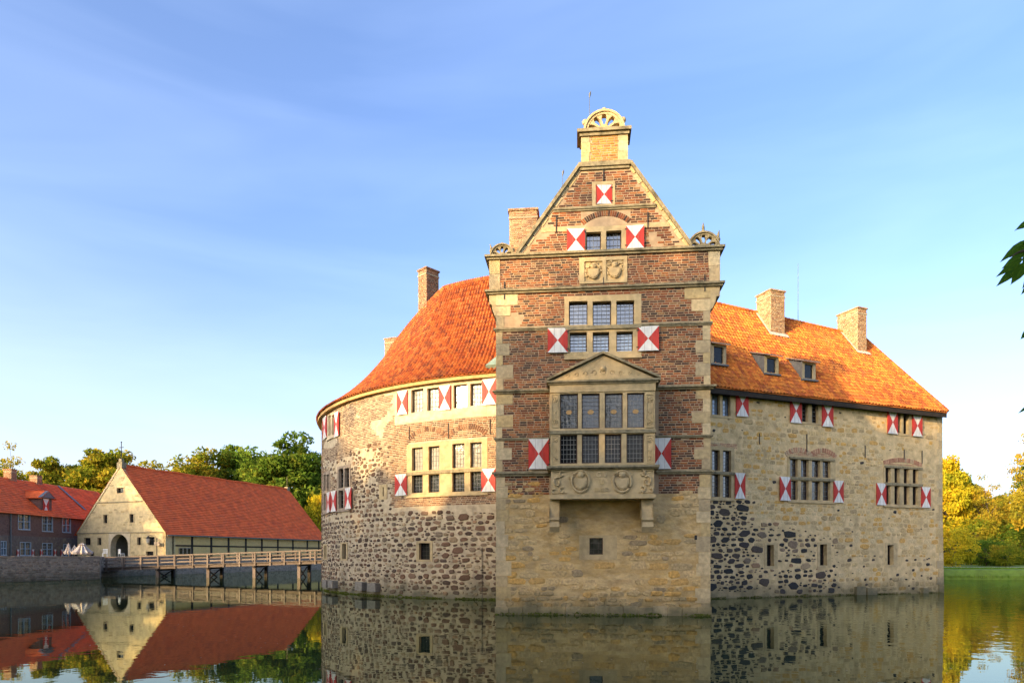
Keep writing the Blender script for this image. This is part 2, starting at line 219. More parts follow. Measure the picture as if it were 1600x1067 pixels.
# ------------------------------------------------------------------ mesh helpers
class MB:
    def __init__(s): s.v = []; s.f = []; s.m = []
    def add(s, vs, fs, mi=0):
        o = len(s.v); s.v.extend([tuple(p) for p in vs]); s.f.extend([tuple(i + o for i in f) for f in fs]); s.m.extend([mi] * len(fs)); return s
    def box(s, Mp, u0, u1, z0, z1, w0, w1, mi=0, n=1, back=True):
        vs = []
        for i in range(n + 1):
            u = u0 + (u1 - u0) * i / n
            vs += [Mp(u, z0, w1), Mp(u, z1, w1), Mp(u, z1, w0), Mp(u, z0, w0)]
        fs = []
        for i in range(n):
            a, b = 4 * i, 4 * i + 4
            fs += [(a, b, b + 1, a + 1), (a + 1, b + 1, b + 2, a + 2), (a + 3, b + 3, b, a)[::1]]
            if back: fs.append((a + 2, b + 2, b + 3, a + 3))
        e = 4 * n
        fs += [(0, 1, 2, 3), (e, e + 3, e + 2, e + 1)]
        return s.add(vs, fs, mi)
    def prism(s, Mp, pts, w0, w1, mi=0):
        n = len(pts); vs = [Mp(u, z, w1) for u, z in pts] + [Mp(u, z, w0) for u, z in pts]
        fs = [tuple(range(n)), tuple(range(2 * n - 1, n - 1, -1))] + [(i, n + i, n + (i + 1) % n, (i + 1) % n) for i in range(n)]
        return s.add(vs, fs, mi)
    def tube(s, pts, rs, k=8, mi=0, cap=True):
        pts = [Vector(p) for p in pts]; n = len(pts)
        if not hasattr(rs, '__len__'): rs = [rs] * n
        vs = []; ref = None
        for i, p in enumerate(pts):
            t = (pts[min(i + 1, n - 1)] - pts[max(i - 1, 0)]).normalized()
            a = Vector((0, 0, 1)) if abs(t.z) < 0.9 else Vector((1, 0, 0))
            x = t.cross(a).normalized(); y = t.cross(x)
            for j in range(k):
                an = 2 * math.pi * j / k; vs.append(p + (x * math.cos(an) + y * math.sin(an)) * rs[i])
        fs = [(i * k + j, i * k + (j + 1) % k, (i + 1) * k + (j + 1) % k, (i + 1) * k + j) for i in range(n - 1) for j in range(k)]
        if cap: fs += [tuple(range(k - 1, -1, -1)), tuple(range((n - 1) * k, n * k))]
        return s.add(vs, fs, mi)
    def ball(s, c, r, k=10, mi=0, sc=(1, 1, 1)):
        vs = []; h = k // 2 + 1
        for i in range(h + 1):
            th = math.pi * i / h
            for j in range(k):
                ph = 2 * math.pi * j / k
                vs.append((c[0] + r * sc[0] * math.sin(th) * math.cos(ph), c[1] + r * sc[1] * math.sin(th) * math.sin(ph), c[2] + r * sc[2] * math.cos(th)))
        fs = [(i * k + j, (i + 1) * k + j, (i + 1) * k + (j + 1) % k, i * k + (j + 1) % k) for i in range(h) for j in range(k)]
        return s.add(vs, fs, mi)
    def mesh(s, name, mats, smooth=False):
        me = bpy.data.meshes.new(name); me.from_pydata(s.v, [], s.f)
        for m in mats: me.materials.append(m)
        if any(s.m): me.polygons.foreach_set('material_index', s.m)
        if smooth: me.polygons.foreach_set('use_smooth', [True] * len(s.f))
        me.update(); return me

WI = {}     # inverse world matrices of parents
def link(o, parent=None, mx=None, kind=None, label=None):
    col.objects.link(o)
    if mx is not None: o.matrix_basis = mx
    if parent is not None:
        o.parent = parent
        iv = WI.get(parent.name)
        if iv is not None: o.matrix_parent_inverse = iv
    if kind: o['kind'] = kind
    if label: o['label'] = label
    return o
def obj(name, mb, mats, parent=None, kind=None, label=None, smooth=False):
    if not isinstance(mats, (list, tuple)): mats = [mats]
    return link(bpy.data.objects.new(name, mb.mesh(name, mats, smooth)), parent, None, kind, label)
def thing(name, label, cat, loc, group=None):
    o = bpy.data.objects.new(name, None); col.objects.link(o); o.location = loc; o.empty_display_size = 0.5
    o['label'] = label; o['category'] = cat
    if group: o['group'] = group
    WI[o.name] = Matrix.Translation(-Vector(loc)); return o
def tag(o, label, cat, group=None):
    o['label'] = label; o['category'] = cat
    if group: o['group'] = group
    return o

def proj(p): return CX + F * p[0] / p[1], HY - F * (p[2] - H0) / p[1]
class Flat:
    def __init__(s, o, e):
        s.o = Vector(o); d = Vector(e) - s.o; s.len = d.length; s.d = d / s.len; s.n = Vector((s.d.y, -s.d.x))
    def __call__(s, u, z, w=0.0):
        return Vector((s.o.x + s.d.x * u + s.n.x * w, s.o.y + s.d.y * u + s.n.y * w, z))
    def px(s, px, py, w=0.0):
        k = (px - CX) / F; ox, oy = s.o.x + s.n.x * w, s.o.y + s.n.y * w
        u = (k * oy - ox) / (s.d.x - k * s.d.y); Y = oy + s.d.y * u
        return u, H0 + (HY - py) / F * Y
    def frame(s, u): return Vector((s.d.x, s.d.y, 0)), Vector((s.n.x, s.n.y, 0))
class Arc:
    def __init__(s, c, r, t0): s.c = Vector(c); s.r = r; s.t0 = t0
    def ang(s, u): return s.t0 + u / s.r
    def __call__(s, u, z, w=0.0):
        a = s.ang(u); return Vector((s.c.x + (s.r + w) * math.cos(a), s.c.y + (s.r + w) * math.sin(a), z))
    def px(s, px, py, w=0.0):
        k = (px - CX) / F; r = s.r + w
        A = k * k + 1; B = -2 * (k * s.c.x + s.c.y); C = s.c.length_squared - r * r
        D = max(0.0, B * B - 4 * A * C); Y = (-B - math.sqrt(D)) / (2 * A)
        a = math.atan2(Y - s.c.y, k * Y - s.c.x) % (2 * math.pi)
        return (a - s.t0) * s.r, H0 + (HY - py) / F * Y
    def frame(s, u):
        a = s.ang(u); return Vector((-math.sin(a), math.cos(a), 0)), Vector((math.cos(a), math.sin(a), 0))
def rect_px(fr, x0, y0, x1, y1, w=0.0):
    """photo rectangle -> (u0,u1,z0,z1) on the wall"""
    c = (x0 + x1) / 2
    return (fr.px(x0, y1, w)[0], fr.px(x1, y1, w)[0], fr.px(c, y1, w)[1], fr.px(c, y0, w)[1])

def grid_wall(mb, Mp, u0, u1, z0, z1, holes, w=0.0, reveal=0.0, mi=0, maxdu=99, Lf=None, Rf=None, cutz=(), rmi=None, bulge=None):
    us = {u0, u1}; zs = {z0, z1} | set(cutz)
    for h in holes:
        for a in h[:2]:
            if u0 < a < u1: us.add(a)
        for a in h[2:4]:
            if z0 < a < z1: zs.add(a)
    us = sorted(us); zs = sorted(z for z in zs if z0 <= z <= z1)
    fine = []
    for a, b in zip(us, us[1:]):
        n = max(1, math.ceil((b - a) / maxdu)); fine += [a + (b - a) * i / n for i in range(n)]
    us = fine + [us[-1]]
    vs = []; fs = []; idx = {}
    def V(u, z):
        key = (round(u, 5), round(z, 5))
        if key not in idx: idx[key] = len(vs); vs.append(Mp(u, z, w))
        return idx[key]
    def cl(u, z):
        if Lf: u = max(u, Lf(z))
        if Rf: u = min(u, Rf(z))
        return u
    for a, b in zip(us, us[1:]):
        for c, d in zip(zs, zs[1:]):
            mu, mz = (a + b) / 2, (c + d) / 2
            if any(h[0] < mu < h[1] and h[2] < mz < h[3] for h in holes): continue
            q = [V(cl(a, c), c), V(cl(b, c), c), V(cl(b, d), d), V(cl(a, d), d)]
            r = []
            for i in q:
                if i not in r: r.append(i)
            if len(r) > 2: fs.append(tuple(r))
    mb.add(vs, fs, mi)
    if reveal:
        for h in holes:
            a, b, c, d = h[:4]; n = max(1, math.ceil((b - a) / maxdu)); k = mi if rmi is None else rmi
            for i in range(n):
                p, q = a + (b - a) * i / n, a + (b - a) * (i + 1) / n
                mb.add([Mp(p, c, w), Mp(q, c, w), Mp(q, c, w - reveal), Mp(p, c, w - reveal)], [(0, 3, 2, 1)], k)
                mb.add([Mp(p, d, w), Mp(q, d, w), Mp(q, d, w - reveal), Mp(p, d, w - reveal)], [(0, 1, 2, 3)], k)
            mb.add([Mp(a, c, w), Mp(a, d, w), Mp(a, d, w - reveal), Mp(a, c, w - reveal)], [(0, 1, 2, 3)], k)
            mb.add([Mp(b, c, w), Mp(b, d, w), Mp(b, d, w - reveal), Mp(b, c, w - reveal)], [(0, 3, 2, 1)], k)

# ------------------------------------------------------------------ piece libraries and emission (bricks, stones, tiles)
def lib_brick():
    b = MB(); x, y = 0.5, 0.5
    vs = [(-x, -y, 0), (x, -y, 0), (x, y, 0), (-x, y, 0)]; e = 0.47
    vs += [(-e, -e + .02, 1), (e, -e + .02, 1), (e, e - .02, 1), (-e, e - .02, 1)]
    b.add(vs, [(4, 5, 6, 7), (0, 1, 5, 4), (1, 2, 6, 5), (2, 3, 7, 6), (3, 0, 4, 7)]); return b
def lib_stone(seed, n=8, blocky=0.6):
    rg = random.Random(seed); b = MB(); pr = []
    for i in range(n):
        a = 2 * math.pi * (i + rg.uniform(-.28, .28)) / n
        c, s = math.cos(a), math.sin(a)
        q = (abs(c) ** (2 / blocky * .8) + abs(s) ** (2 / blocky * .8)) ** (-blocky / 1.6)
        rr = 0.5 * min(q, 1.32) * rg.uniform(0.86, 1.05); pr.append((max(-.56, min(.56, rr * c)), max(-.56, min(.56, rr * s))))
    vs = [(x, y, 0) for x, y in pr] + [(x * .97, y * .97, .6) for x, y in pr] + [(x * .74, y * .74, 1 + rg.uniform(-.25, .1)) for x, y in pr]
    fs = [(k * n + i, k * n + (i + 1) % n, (k + 1) * n + (i + 1) % n, (k + 1) * n + i) for k in range(2) for i in range(n)]
    fs.append(tuple(range(2 * n, 3 * n))); b.add(vs, fs); return b
def lib_tile(flat=0.0):
    """S-profile pantile, x across, y up the slope, z out; overlaps its neighbours like a real one"""
    b = MB(); k = 6; pf = []
    for i in range(k + 1):
        t = i / k; pf.append((-.5 + 1.04 * t, math.sin(t * 2 * math.pi - .6) * .5 * (1 - flat)))
    vs = []
    for (x, z) in pf: vs += [(x, -.5, z * .24 + .08), (x, .6, z * .24 - .02), (x, -.5, z * .24 - .0)]
    fs = []
    for i in range(k):
        a, c = 3 * i, 3 * i + 3
        fs += [(a, c, c + 1, a + 1), (a + 2, c + 2, c, a)]
    b.add(vs, fs); return b
LIB = {'brick': [lib_brick()], 'stone': [lib_stone(i, 6 + i % 3, .5) for i in range(14)], 'block': [lib_stone(50 + i, 7 + i % 2, 0.32) for i in range(10)], 'tile': [lib_tile()]}
LIBMESH = {}
def libmesh(kind, i, m):
    k = (kind, i, m.name)
    if k not in LIBMESH: LIBMESH[k] = LIB[kind][i].mesh(kind, [m])
    return LIBMESH[k]
def fmat(fr, u, z, wv, su, sz, sw, rot=0.0):
    t, n = fr.frame(u); p = fr(u, z, wv); up = Vector((0, 0, 1))
    c, s = math.cos(rot), math.sin(rot)
    X = (t * c + up * s) * su; Y = (up * c - t * s) * sz; Z = n * sw
    return Matrix(((X.x, Y.x, Z.x, p.x), (X.y, Y.y, Z.y, p.y), (X.z, Y.z, Z.z, p.z), (0, 0, 0, 1)))
def emit(name, pieces, parent, limit=300, stuffname=None):
    """pieces: (kind, lib index, matrix, material, size). The `limit` largest in view become parts, the rest one joined part of stuff."""
    def key(p):
        q = p[2].translation; x, y = proj(q) if q.y > 1 else (-1, -1)
        return (0 <= x <= 1600 and 0 <= y <= 1067) * p[4] / max(1, q.length)
    pieces = sorted(pieces, key=key, reverse=True)
    for k, i, mxx, m, _ in pieces[:limit]:
        link(bpy.data.objects.new(name, libmesh(k, i, m)), parent, mxx)
    rest = pieces[limit:]
    if rest:
        mats = []; V = []; Fc = []; Mi = []; off = 0
        for k, i, mxx, m, _ in rest:
            if m not in mats: mats.append(m)
            lb = LIB[k][i]; A = np.array(mxx)
            P = np.array(lb.v) @ A[:3, :3].T + A[:3, 3]
            V.append(P); Fc += [tuple(j + off for j in f) for f in lb.f]; Mi += [mats.index(m)] * len(lb.f); off += len(P)
        me = bpy.data.meshes.new(name + '_infill'); me.from_pydata(np.concatenate(V).tolist(), [], Fc)
        for m in mats: me.materials.append(m)
        me.polygons.foreach_set('material_index', Mi); me.update()
        link(bpy.data.objects.new(stuffname or (name + '_coursing'), me), parent, None, 'stuff')
def inrect(u, z, rects, mu=0.0, mz=0.0):
    return any(r[0] - mu < u < r[1] + mu and r[2] - mz < z < r[3] + mz for r in rects)
def bricks(fr, u0, u1, z0, z1, excl, m, test=None, L0=0.285, hh=0.093, wout=0.014, out=None, w0=0.0):
    out = [] if out is None else out; z = z0 + hh / 2; row = 0
    while z < z1:
        u = u0 - random.random() * L0
        row += 1
        while u < u1:
            ln = L0 * random.choice((1, 1, 1, .55)) * random.uniform(.93, 1.05)
            a, b = max(u, u0), min(u + ln, u1)
            for q in excl:
                if q[2] - hh * .3 < z < q[3] + hh * .3 and a < q[1] and b > q[0]:
                    if a >= q[0] and b <= q[1]: b = a - 1
                    elif a < q[0]: b = min(b, q[0] + .008)
                    else: a = max(a, q[1] - .008)
            um = (a + b) / 2
            if b - a > 0.06 and (test is None or test(um, z, (b - a) / 2)):
                out.append(('brick', 0, fmat(fr, um, z + random.uniform(-.003, .003), w0, (b - a) - .026, hh - .027, wout * random.uniform(.5, 1.5), random.uniform(-.008, .008)), m, b - a))
            u += ln
        z += hh
    return out
def rubble(fr, u0, u1, z0, z1, excl, zone, out=None, w0=0.0, rows=(.16, .36), asp=(1.0, 2.1)):
    """zone(px, py) -> None or (material, probability, library, fill, proud)"""
    out = [] if out is None else out; z = z0
    while z < z1:
        rh = random.uniform(*rows); u = u0 - random.random() * .3; ph = random.uniform(0, 6)
        while u < u1:
            ww = rh * random.uniform(*asp); um, zm = u + ww / 2, z + rh / 2 + .035 * math.sin(u * 1.3 + ph)
            if um > u1: break
            q = zone(*proj(fr(um, zm, 0)))
            if q and random.random() < q[1] and not inrect(um, zm, excl, ww * .42, rh * .42):
                m, _, lib, fill, proud = q
                fz = fill * random.uniform(.78, 1.06)
                out.append((lib, random.randrange(len(LIB[lib])), fmat(fr, um, zm, w0 - .004, ww * fill * random.uniform(.85, 1.05), rh * fz, proud * random.uniform(.6, 1.3), random.uniform(-.12, .12) if lib == 'stone' else random.uniform(-.03, .03)), m, ww))
            u += ww
        z += rh
    return out
def darts(fr, u0, u1, z0, z1, excl, zone, tiers, out=None, gap=.012, w0=-.004):
    """irregular stones thrown from the largest tier to the smallest, none overlapping; zone(px, py) -> None or (material, prob, library, proud)"""
    out = [] if out is None else out; cells = {}; cs = .5
    for (wlo, whi, hr0, hr1, n) in tiers:
        for _ in range(n):
            ww = random.uniform(wlo, whi); hh_ = ww * random.uniform(hr0, hr1); u, z = random.uniform(u0, u1), random.uniform(z0, z1)
            if ww > .2: z = round((z + .05 * math.sin(u * .9)) / .29) * .29 + random.uniform(-.04, .04)
            q = zone(*proj(fr(u, z, 0)), ww)
            if not q or random.random() > q[1] or inrect(u, z, excl, ww * .5, hh_ * .5): continue
            ci, cj = int(u / cs), int(z / cs); bad = False
            for i in range(ci - 2, ci + 3):
                for j in range(cj - 1, cj + 2):
                    for (a, b, c, d) in cells.get((i, j), ()):
                        du, dz = abs(a - u) / ((c + ww) / 2 + gap), abs(b - z) / ((d + hh_) / 2 + gap)
                        if du < 1 and dz < 1 and du ** 3 + dz ** 3 < 1: bad = True; break
                    if bad: break
                if bad: break
            if bad: continue
            cells.setdefault((ci, cj), []).append((u, z, ww, hh_)); m, _, lib, proud = q
            out.append((lib, random.randrange(len(LIB[lib])), fmat(fr, u, z, w0, ww, hh_, proud * random.uniform(.6, 1.3), random.uniform(-.15, .15)), m, ww))
    return out
def arch_bricks(fr, ul, ur, zs, rise, m, n, h=0.26, out=None, w0=0.0):
    out = [] if out is None else out
    hs = (ur - ul) / 2; rad = (hs * hs + rise * rise) / (2 * rise); uc = (ul + ur) / 2; zc = zs + rise - rad; am = math.asin(hs / rad)
    for i in range(n):
        a = -am + 2 * am * (i + .5) / n
        out.append(('brick', 0, fmat(fr, uc + (rad + h / 2) * math.sin(a), zc + (rad + h / 2) * math.cos(a), w0, 2 * am * rad / n * .78, h, .022, -a), m, h))
    return out

# ------------------------------------------------------------------ window, shutter, chimney builders
def tilt(pb, fr, u):
    """hang a pane slightly out of true so that each one catches its own piece of sky"""
    n = fr.frame(u)[1]; p, q = random.uniform(0, .022), random.uniform(0, .022); f, g = random.random() < .5, random.random() < .5
    for idx, (iu, iz) in {0: (0, 0), 3: (0, 0), 1: (0, 1), 2: (0, 1), 4: (1, 0), 7: (1, 0), 5: (1, 1), 6: (1, 1)}.items():
        d = -(p * (iu if f else 1 - iu) + q * (iz if g else 1 - iz)); v = pb.v[idx]; pb.v[idx] = (v[0] + n.x * d, v[1] + n.y * d, v[2])
    return pb
def window(fr, parent, sur, lights, proud=0.03, depth=0.2, gl='glass', cames=(4, 5), frame_rows=(), smat='sandstone', sill=True, transom=None, lead='lead', w=0.0, name='window', gl_of=None, casement=True):
    """sur: surround rectangle in photo pixels; lights: openings in photo pixels. Returns the rectangles to keep free of wall pieces."""
    S = rect_px(fr, *sur, w=w); Ls = [rect_px(fr, *l, w=w) for l in lights]
    mb = MB(); grid_wall(mb, fr, *S, Ls, w=w + proud, reveal=depth + proud, maxdu=0.6)
    a, b, c, d = S; n = max(1, int((b - a) / .6))
    # rim
    for i in range(n):
        p, q = a + (b - a) * i / n, a + (b - a) * (i + 1) / n
        mb.add([fr(p, c, w + proud), fr(q, c, w + proud), fr(q, c, w - .06), fr(p, c, w - .06)], [(0, 3, 2, 1)])
        mb.add([fr(p, d, w + proud), fr(q, d, w + proud), fr(q, d, w - .06), fr(p, d, w - .06)], [(0, 1, 2, 3)])
    mb.add([fr(a, c, w + proud), fr(a, d, w + proud), fr(a, d, w - .06), fr(a, c, w - .06)], [(0, 1, 2, 3)])
    mb.add([fr(b, c, w + proud), fr(b, d, w + proud), fr(b, d, w - .06), fr(b, c, w - .06)], [(0, 3, 2, 1)])
    win = obj(name, mb, M[smat], parent)
    if sill:
        sb = MB(); sb.box(fr, a - .02, b + .02, c - .075, c - .003, w - .05, w + proud + .06, n=n); obj('sill', sb, M[smat], win)
    if transom:
        for (x0, x1, y, t) in transom:
            T = rect_px(fr, x0, y - t / 2, x1, y + t / 2, w=w); tb = MB(); tb.box(fr, *T, w + proud - .01, w + proud + .07, n=n); obj('transom', tb, M['moss_stone'], win)
    for k, l in enumerate(Ls):
        a, b, c, d = l; pb = MB(); pb.box(fr, a - .01, b + .01, c - .01, d + .01, w - depth - .02, w - depth + .01)
        g = gl_of(k) if gl_of else gl; tilt(pb, fr, (a + b) / 2)
        obj('pane', pb, M[g], win)
        cb = MB(); t = .035
        if casement:
            for q in ((a, a + t, c, d), (b - t, b, c, d), (a + t, b - t, c, c + t), (a + t, b - t, d - t, d)):
                cb.box(fr, *q, w - depth + .012, w - depth + .05, 0)
        if cames:
            nx, nz = cames; h = .008; ld = M[lead]
            for i in range(1, nx): cb.box(fr, a + (b - a) * i / nx - h, a + (b - a) * i / nx + h, c + t, d - t, w - depth + .012, w - depth + .022, 1)
            for i in range(1, nz): cb.box(fr, a + t, b - t, c + (d - c) * i / nz - h, c + (d - c) * i / nz + h, w - depth + .014, w - depth + .026, 1)
        if cb.v: obj('leading' if cames else 'casement', cb, [M['frame'], M[lead]], win)
    return S
def shutter(fr, parent, x0, y0, x1, y1, w=0.05, hinge=1, plane=0.0):
    a, b, c, d = rect_px(fr, x0, y0, x1, y1, w=plane); mb = MB(); t = .045
    aj = random.uniform(.0, .07); wa, wb = (w, w + aj) if hinge < 0 else (w + aj, w)
    q = [fr(a, c, wa + t), fr(b, c, wb + t), fr(b, d, wb + t), fr(a, d, wa + t)]; k = [fr(a, c, wa), fr(b, c, wb), fr(b, d, wb), fr(a, d, wa)]
    ce = fr((a + b) / 2, (c + d) / 2, (wa + wb) / 2 + t)
    mb.add(q + k + [ce], [(0, 1, 8), (2, 3, 8)], 0); mb.add(q + k + [ce], [(1, 2, 8), (3, 0, 8)], 1)
    mb.add(q + k, [(0, 4, 5, 1), (2, 6, 7, 3), (5, 4, 7, 6)], 0); mb.add(q + k, [(1, 5, 6, 2), (3, 7, 4, 0)], 1)
    s = obj('shutter', mb, [M['white'], M['red']], parent)
    bb = MB(); z_ = .12 * (d - c)
    for f_ in (.333, .667):
        u_ = a + (b - a) * f_; bb.box(fr, u_ - .005, u_ + .005, c + .01, d - .01, min(wa, wb) + t - .01, wa + (wb - wa) * f_ + t + .003)
    obj('board_joint', bb, M['shutter_seam'], s)
    e = b if hinge > 0 else a
    for z in (c + (d - c) * .15, c + (d - c) * .85):
        hb = MB(); hb.box(fr, e - .05, e + .05, z - .02, z + .02, w + t - .002, w + t + .012); obj('hinge', hb, M['iron'], s)
    return (a, b, c, d)
def anchor(fr, parent, x, y0, y1, w=0.0):
    u0, u1, z0, z1 = rect_px(fr, x - .6, y0, x + .6, y1); um = (u0 + u1) / 2
    mb = MB(); mb.box(fr, um - .018, um + .018, z0, z1, w + .02, w + .055); obj('wall_anchor', mb, M['iron'], parent)
def chimney(parent, base, tdir, wid, dep, z0, z1, name='chimney', cap=.35, bm='chim'):
    """base = near-left corner of the front face; tdir = unit vector along the front face"""
    fr = Flat(base, (base[0] + tdir[0], base[1] + tdir[1])); n = Vector((fr.n.x, fr.n.y))
    mb = MB(); mb.box(fr, 0, wid, z0, z1, -dep, 0); mb.box(fr, -.06, wid + .06, z1, z1 + .1, -dep - .06, .06)
    mb.box(fr, -.03, wid + .03, z1 - cap, z1 - cap + .09, -dep - .03, .03)
    c = obj(name, mb, M['chim_mortar'], parent); out = []
    A = fr; lft = Flat(tuple(fr(0, 0, -dep).xy), tuple(fr(0, 0, 0).xy)); rgt = Flat(tuple(fr(wid, 0, 0).xy), tuple(fr(wid, 0, -dep).xy))
    for f, ln in ((A, wid), (lft, dep), (rgt, dep)):
        bricks(f, 0.01, ln - .01, z0, z1 - cap - .02, [], M[bm], out=out, L0=.25, hh=.085)
        bricks(f, 0.01, ln - .01, z1 - cap + .1, z1 - .01, [], M[bm], out=out, L0=.25, hh=.085)
        bricks(f, -.04, ln + .04, z1 + .005, z1 + .1, [], M[bm], out=out, L0=.25, hh=.09, w0=.06)
    emit('brick', out, c, limit=0, stuffname='brickwork')
    return c

# ------------------------------------------------------------------ ground, water
moat = [(-45.5, 59.5), (-52, 49), (-60, 34), (-56, 14), (-38, 2.5), (-18, .6), (0, .4), (22, .8), (42, 6), (62, 24), (66, 45), (60, 62), (50, 65.5), (42, 66.3), (36, 69), (27, 92), (2, 112), (-20, 121), (-29.5, 120), (-42.3, 85.8), (-44.3, 73.4), (-40.6, 66.7)]
def poly_ray(c, a):
    dx, dy = math.cos(a), math.sin(a); best = 1e9
    for (x0, y0), (x1, y1) in zip(moat, moat[1:] + moat[:1]):
        ex, ey = x1 - x0, y1 - y0; det = dx * (-ey) + ex * dy
        if abs(det) < 1e-9: continue
        px, py = x0 - c[0], y0 - c[1]; t = (px * (-ey) + ex * py) / det; s = (dx * py - dy * px) / det
        if t > 0 and -1e-6 <= s <= 1 + 1e-6: best = min(best, t)
    return best
gc = (-2, 50); angs = set(2 * math.pi * i / 160 for i in range(160))
for x, y in moat: angs.add(math.atan2(y - gc[1], x - gc[0]) % (2 * math.pi))
angs = sorted(angs); mb = MB(); rings = []
def bank_h(x, y): return 2.05 if (x < -36 and y > 55) else (1.0 if y > 5 else .75)
for a in angs:
    r = poly_ray(gc, a); x, y = gc[0] + r * math.cos(a), gc[1] + r * math.sin(a); h = bank_h(x, y); wall = h > 2
    rr = [(r - .6, -1.6), (r + (.15 if wall else .1), -1.2 if not wall else -1.2), (r + (.2 if wall else .5), h if wall else .35), (r + (.5 if wall else 1.8), h if wall else h * .92), (r + 3.5, h), (r + 12, h + .02), (r + 40, h + .05), (r + 150, 2.0), (1800, 2.0)]
    rings.append([(gc[0] + q * math.cos(a), gc[1] + q * math.sin(a), z) for q, z in rr])
K = len(rings[0]); n = len(rings)
mb.v = [p for r_ in rings for p in r_]
mb.f = [(i * K + k, i * K + k + 1, ((i + 1) % n) * K + k + 1, ((i + 1) % n) * K + k) for i in range(n) for k in range(K - 1)]
mb.m = [0] * len(mb.f)
obj('ground', mb, M['ground'], kind='structure')
mb = MB(); mb.add([(-75, -2, 0), (80, -2, 0), (80, 130, 0), (-75, 130, 0)], [(0, 1, 2, 3)]); obj('water', mb, M['water'], kind='structure')
mb = MB(); mb.add([(-90, -2, -1.5), (90, -2, -1.5), (90, 130, -1.5), (-90, 130, -1.5)], [(0, 1, 2, 3)]); obj('moat_bed_ground', mb, M['ground'], kind='structure')
# terrace paving in front of the gatehouse and the path on the far right bank
mb = MB(); mb.add([(-46.5, 60.5, 2.12), (-41.2, 66.8, 2.12), (-44.9, 73.6, 2.12), (-43.0, 84.8, 2.12), (-44.6, 87.6, 2.12), (-60.2, 93, 2.12), (-60.2, 60, 2.12)], [(0, 1, 2, 3, 4, 5)]); obj('terrace_paving', mb, M['gravel'], kind='structure')
mb = MB(); pts = [(34, 75.5), (44, 71.5), (54, 70.6), (64, 68), (80, 60)]
for (x0, y0), (x1, y1) in zip(pts, pts[1:]):
    mb.add([(x0, y0, 1.06), (x1, y1, 1.06), (x1, y1 + 3.6, 1.1), (x0, y0 + 3.6, 1.1)], [(0, 1, 2, 3)])
obj('path', mb, M['gravel'], kind='structure')

# ================================================================== THE GABLED TOWER
T = Flat((-0.63, 26.9), (7.58, 26.1)); TW = T.len
tower = thing('castle_tower', 'tall red brick castle tower with stone oriel and curved-topped gable, standing in the moat', 'tower', T(TW / 2, 0, -5))
def tz(px, py, w=0.0): return T.px(px, py, w)[1]
def tu(px, py=700, w=0.0): return T.px(px, py, w)[0]
z_a = tz(943, 396); z_b = tz(943, 451); z_c = tz(943, 511); z_d = tz(943, 609); z_e = tz(943, 684); z_f = tz(943, 739)
z_g = tz(943, 326); z_h = tz(943, 262); z_base = tz(943, 772)
UL, UR = -.27, TW + .36        # corbelled-out top storey
gl0, gl1 = tu(812), tu(908); gr0, gr1 = tu(1076), tu(983)
z_top = tz(943, 258)
Lf = lambda z: gl0 + (gl1 - gl0) * max(0, (z - z_a)) / (z_top - z_a)
Rf = lambda z: gr0 + (gr1 - gr0) * max(0, (z - z_a)) / (z_top - z_a)
tex = []       # rectangles without wall bricks
# windows of the tower face
w3 = [(889, 471, 918, 508), (926, 471, 955, 508), (963, 470, 991, 507), (890, 519, 917, 550), (926, 519, 952, 550), (963, 518, 989, 549)]
tex.append(window(T, tower, (882, 462, 1002, 558), w3, transom=[(882, 1002, 512, 6)], cames=(4, 6), gl_of=lambda k: 'glass' if k < 3 else 'glass_sky'
                  if 'glass_sky' in M else 'glass'))
wg = [(916, 363, 939, 393), (947, 361, 971, 391)]
tex.append(window(T, tower, (909, 354, 979, 394.5), wg, cames=(4, 3), sill=False))
S = window(T, tower, (905, 836, 964, 874), [(921, 840, 942, 866)], proud=.02, gl='glass_dark', cames=(3, 3), lead='iron', sill=False); tex.append(S)
# closed hatch in the gable top
S = rect_px(T, 925, 284, 961, 324); mb = MB(); I = rect_px(T, 931, 289, 957, 320)
grid_wall(mb, T, *S, [I], w=.03, reveal=.08); mb.box(T, I[0], I[1], I[2], I[3], -.06, -.04); mb.box(T, S[0], S[1], S[2] - .03, S[2], -.05, .06)
hatch = obj('hatch_surround', mb, M['sandstone'], tower); tex.append(S); shutter(T, hatch, 932, 290, 956, 319.5, w=-.02)
for s in ((886, 359, 914, 394, 1), (978, 354, 1006, 390, -1), (856, 514, 887, 552, 1), (996, 511, 1029, 549, -1), (826, 686, 858, 733, 1), (1018, 685, 1048, 733, -1)):
    shutter(T, tower, *s[:4], hinge=s[4])
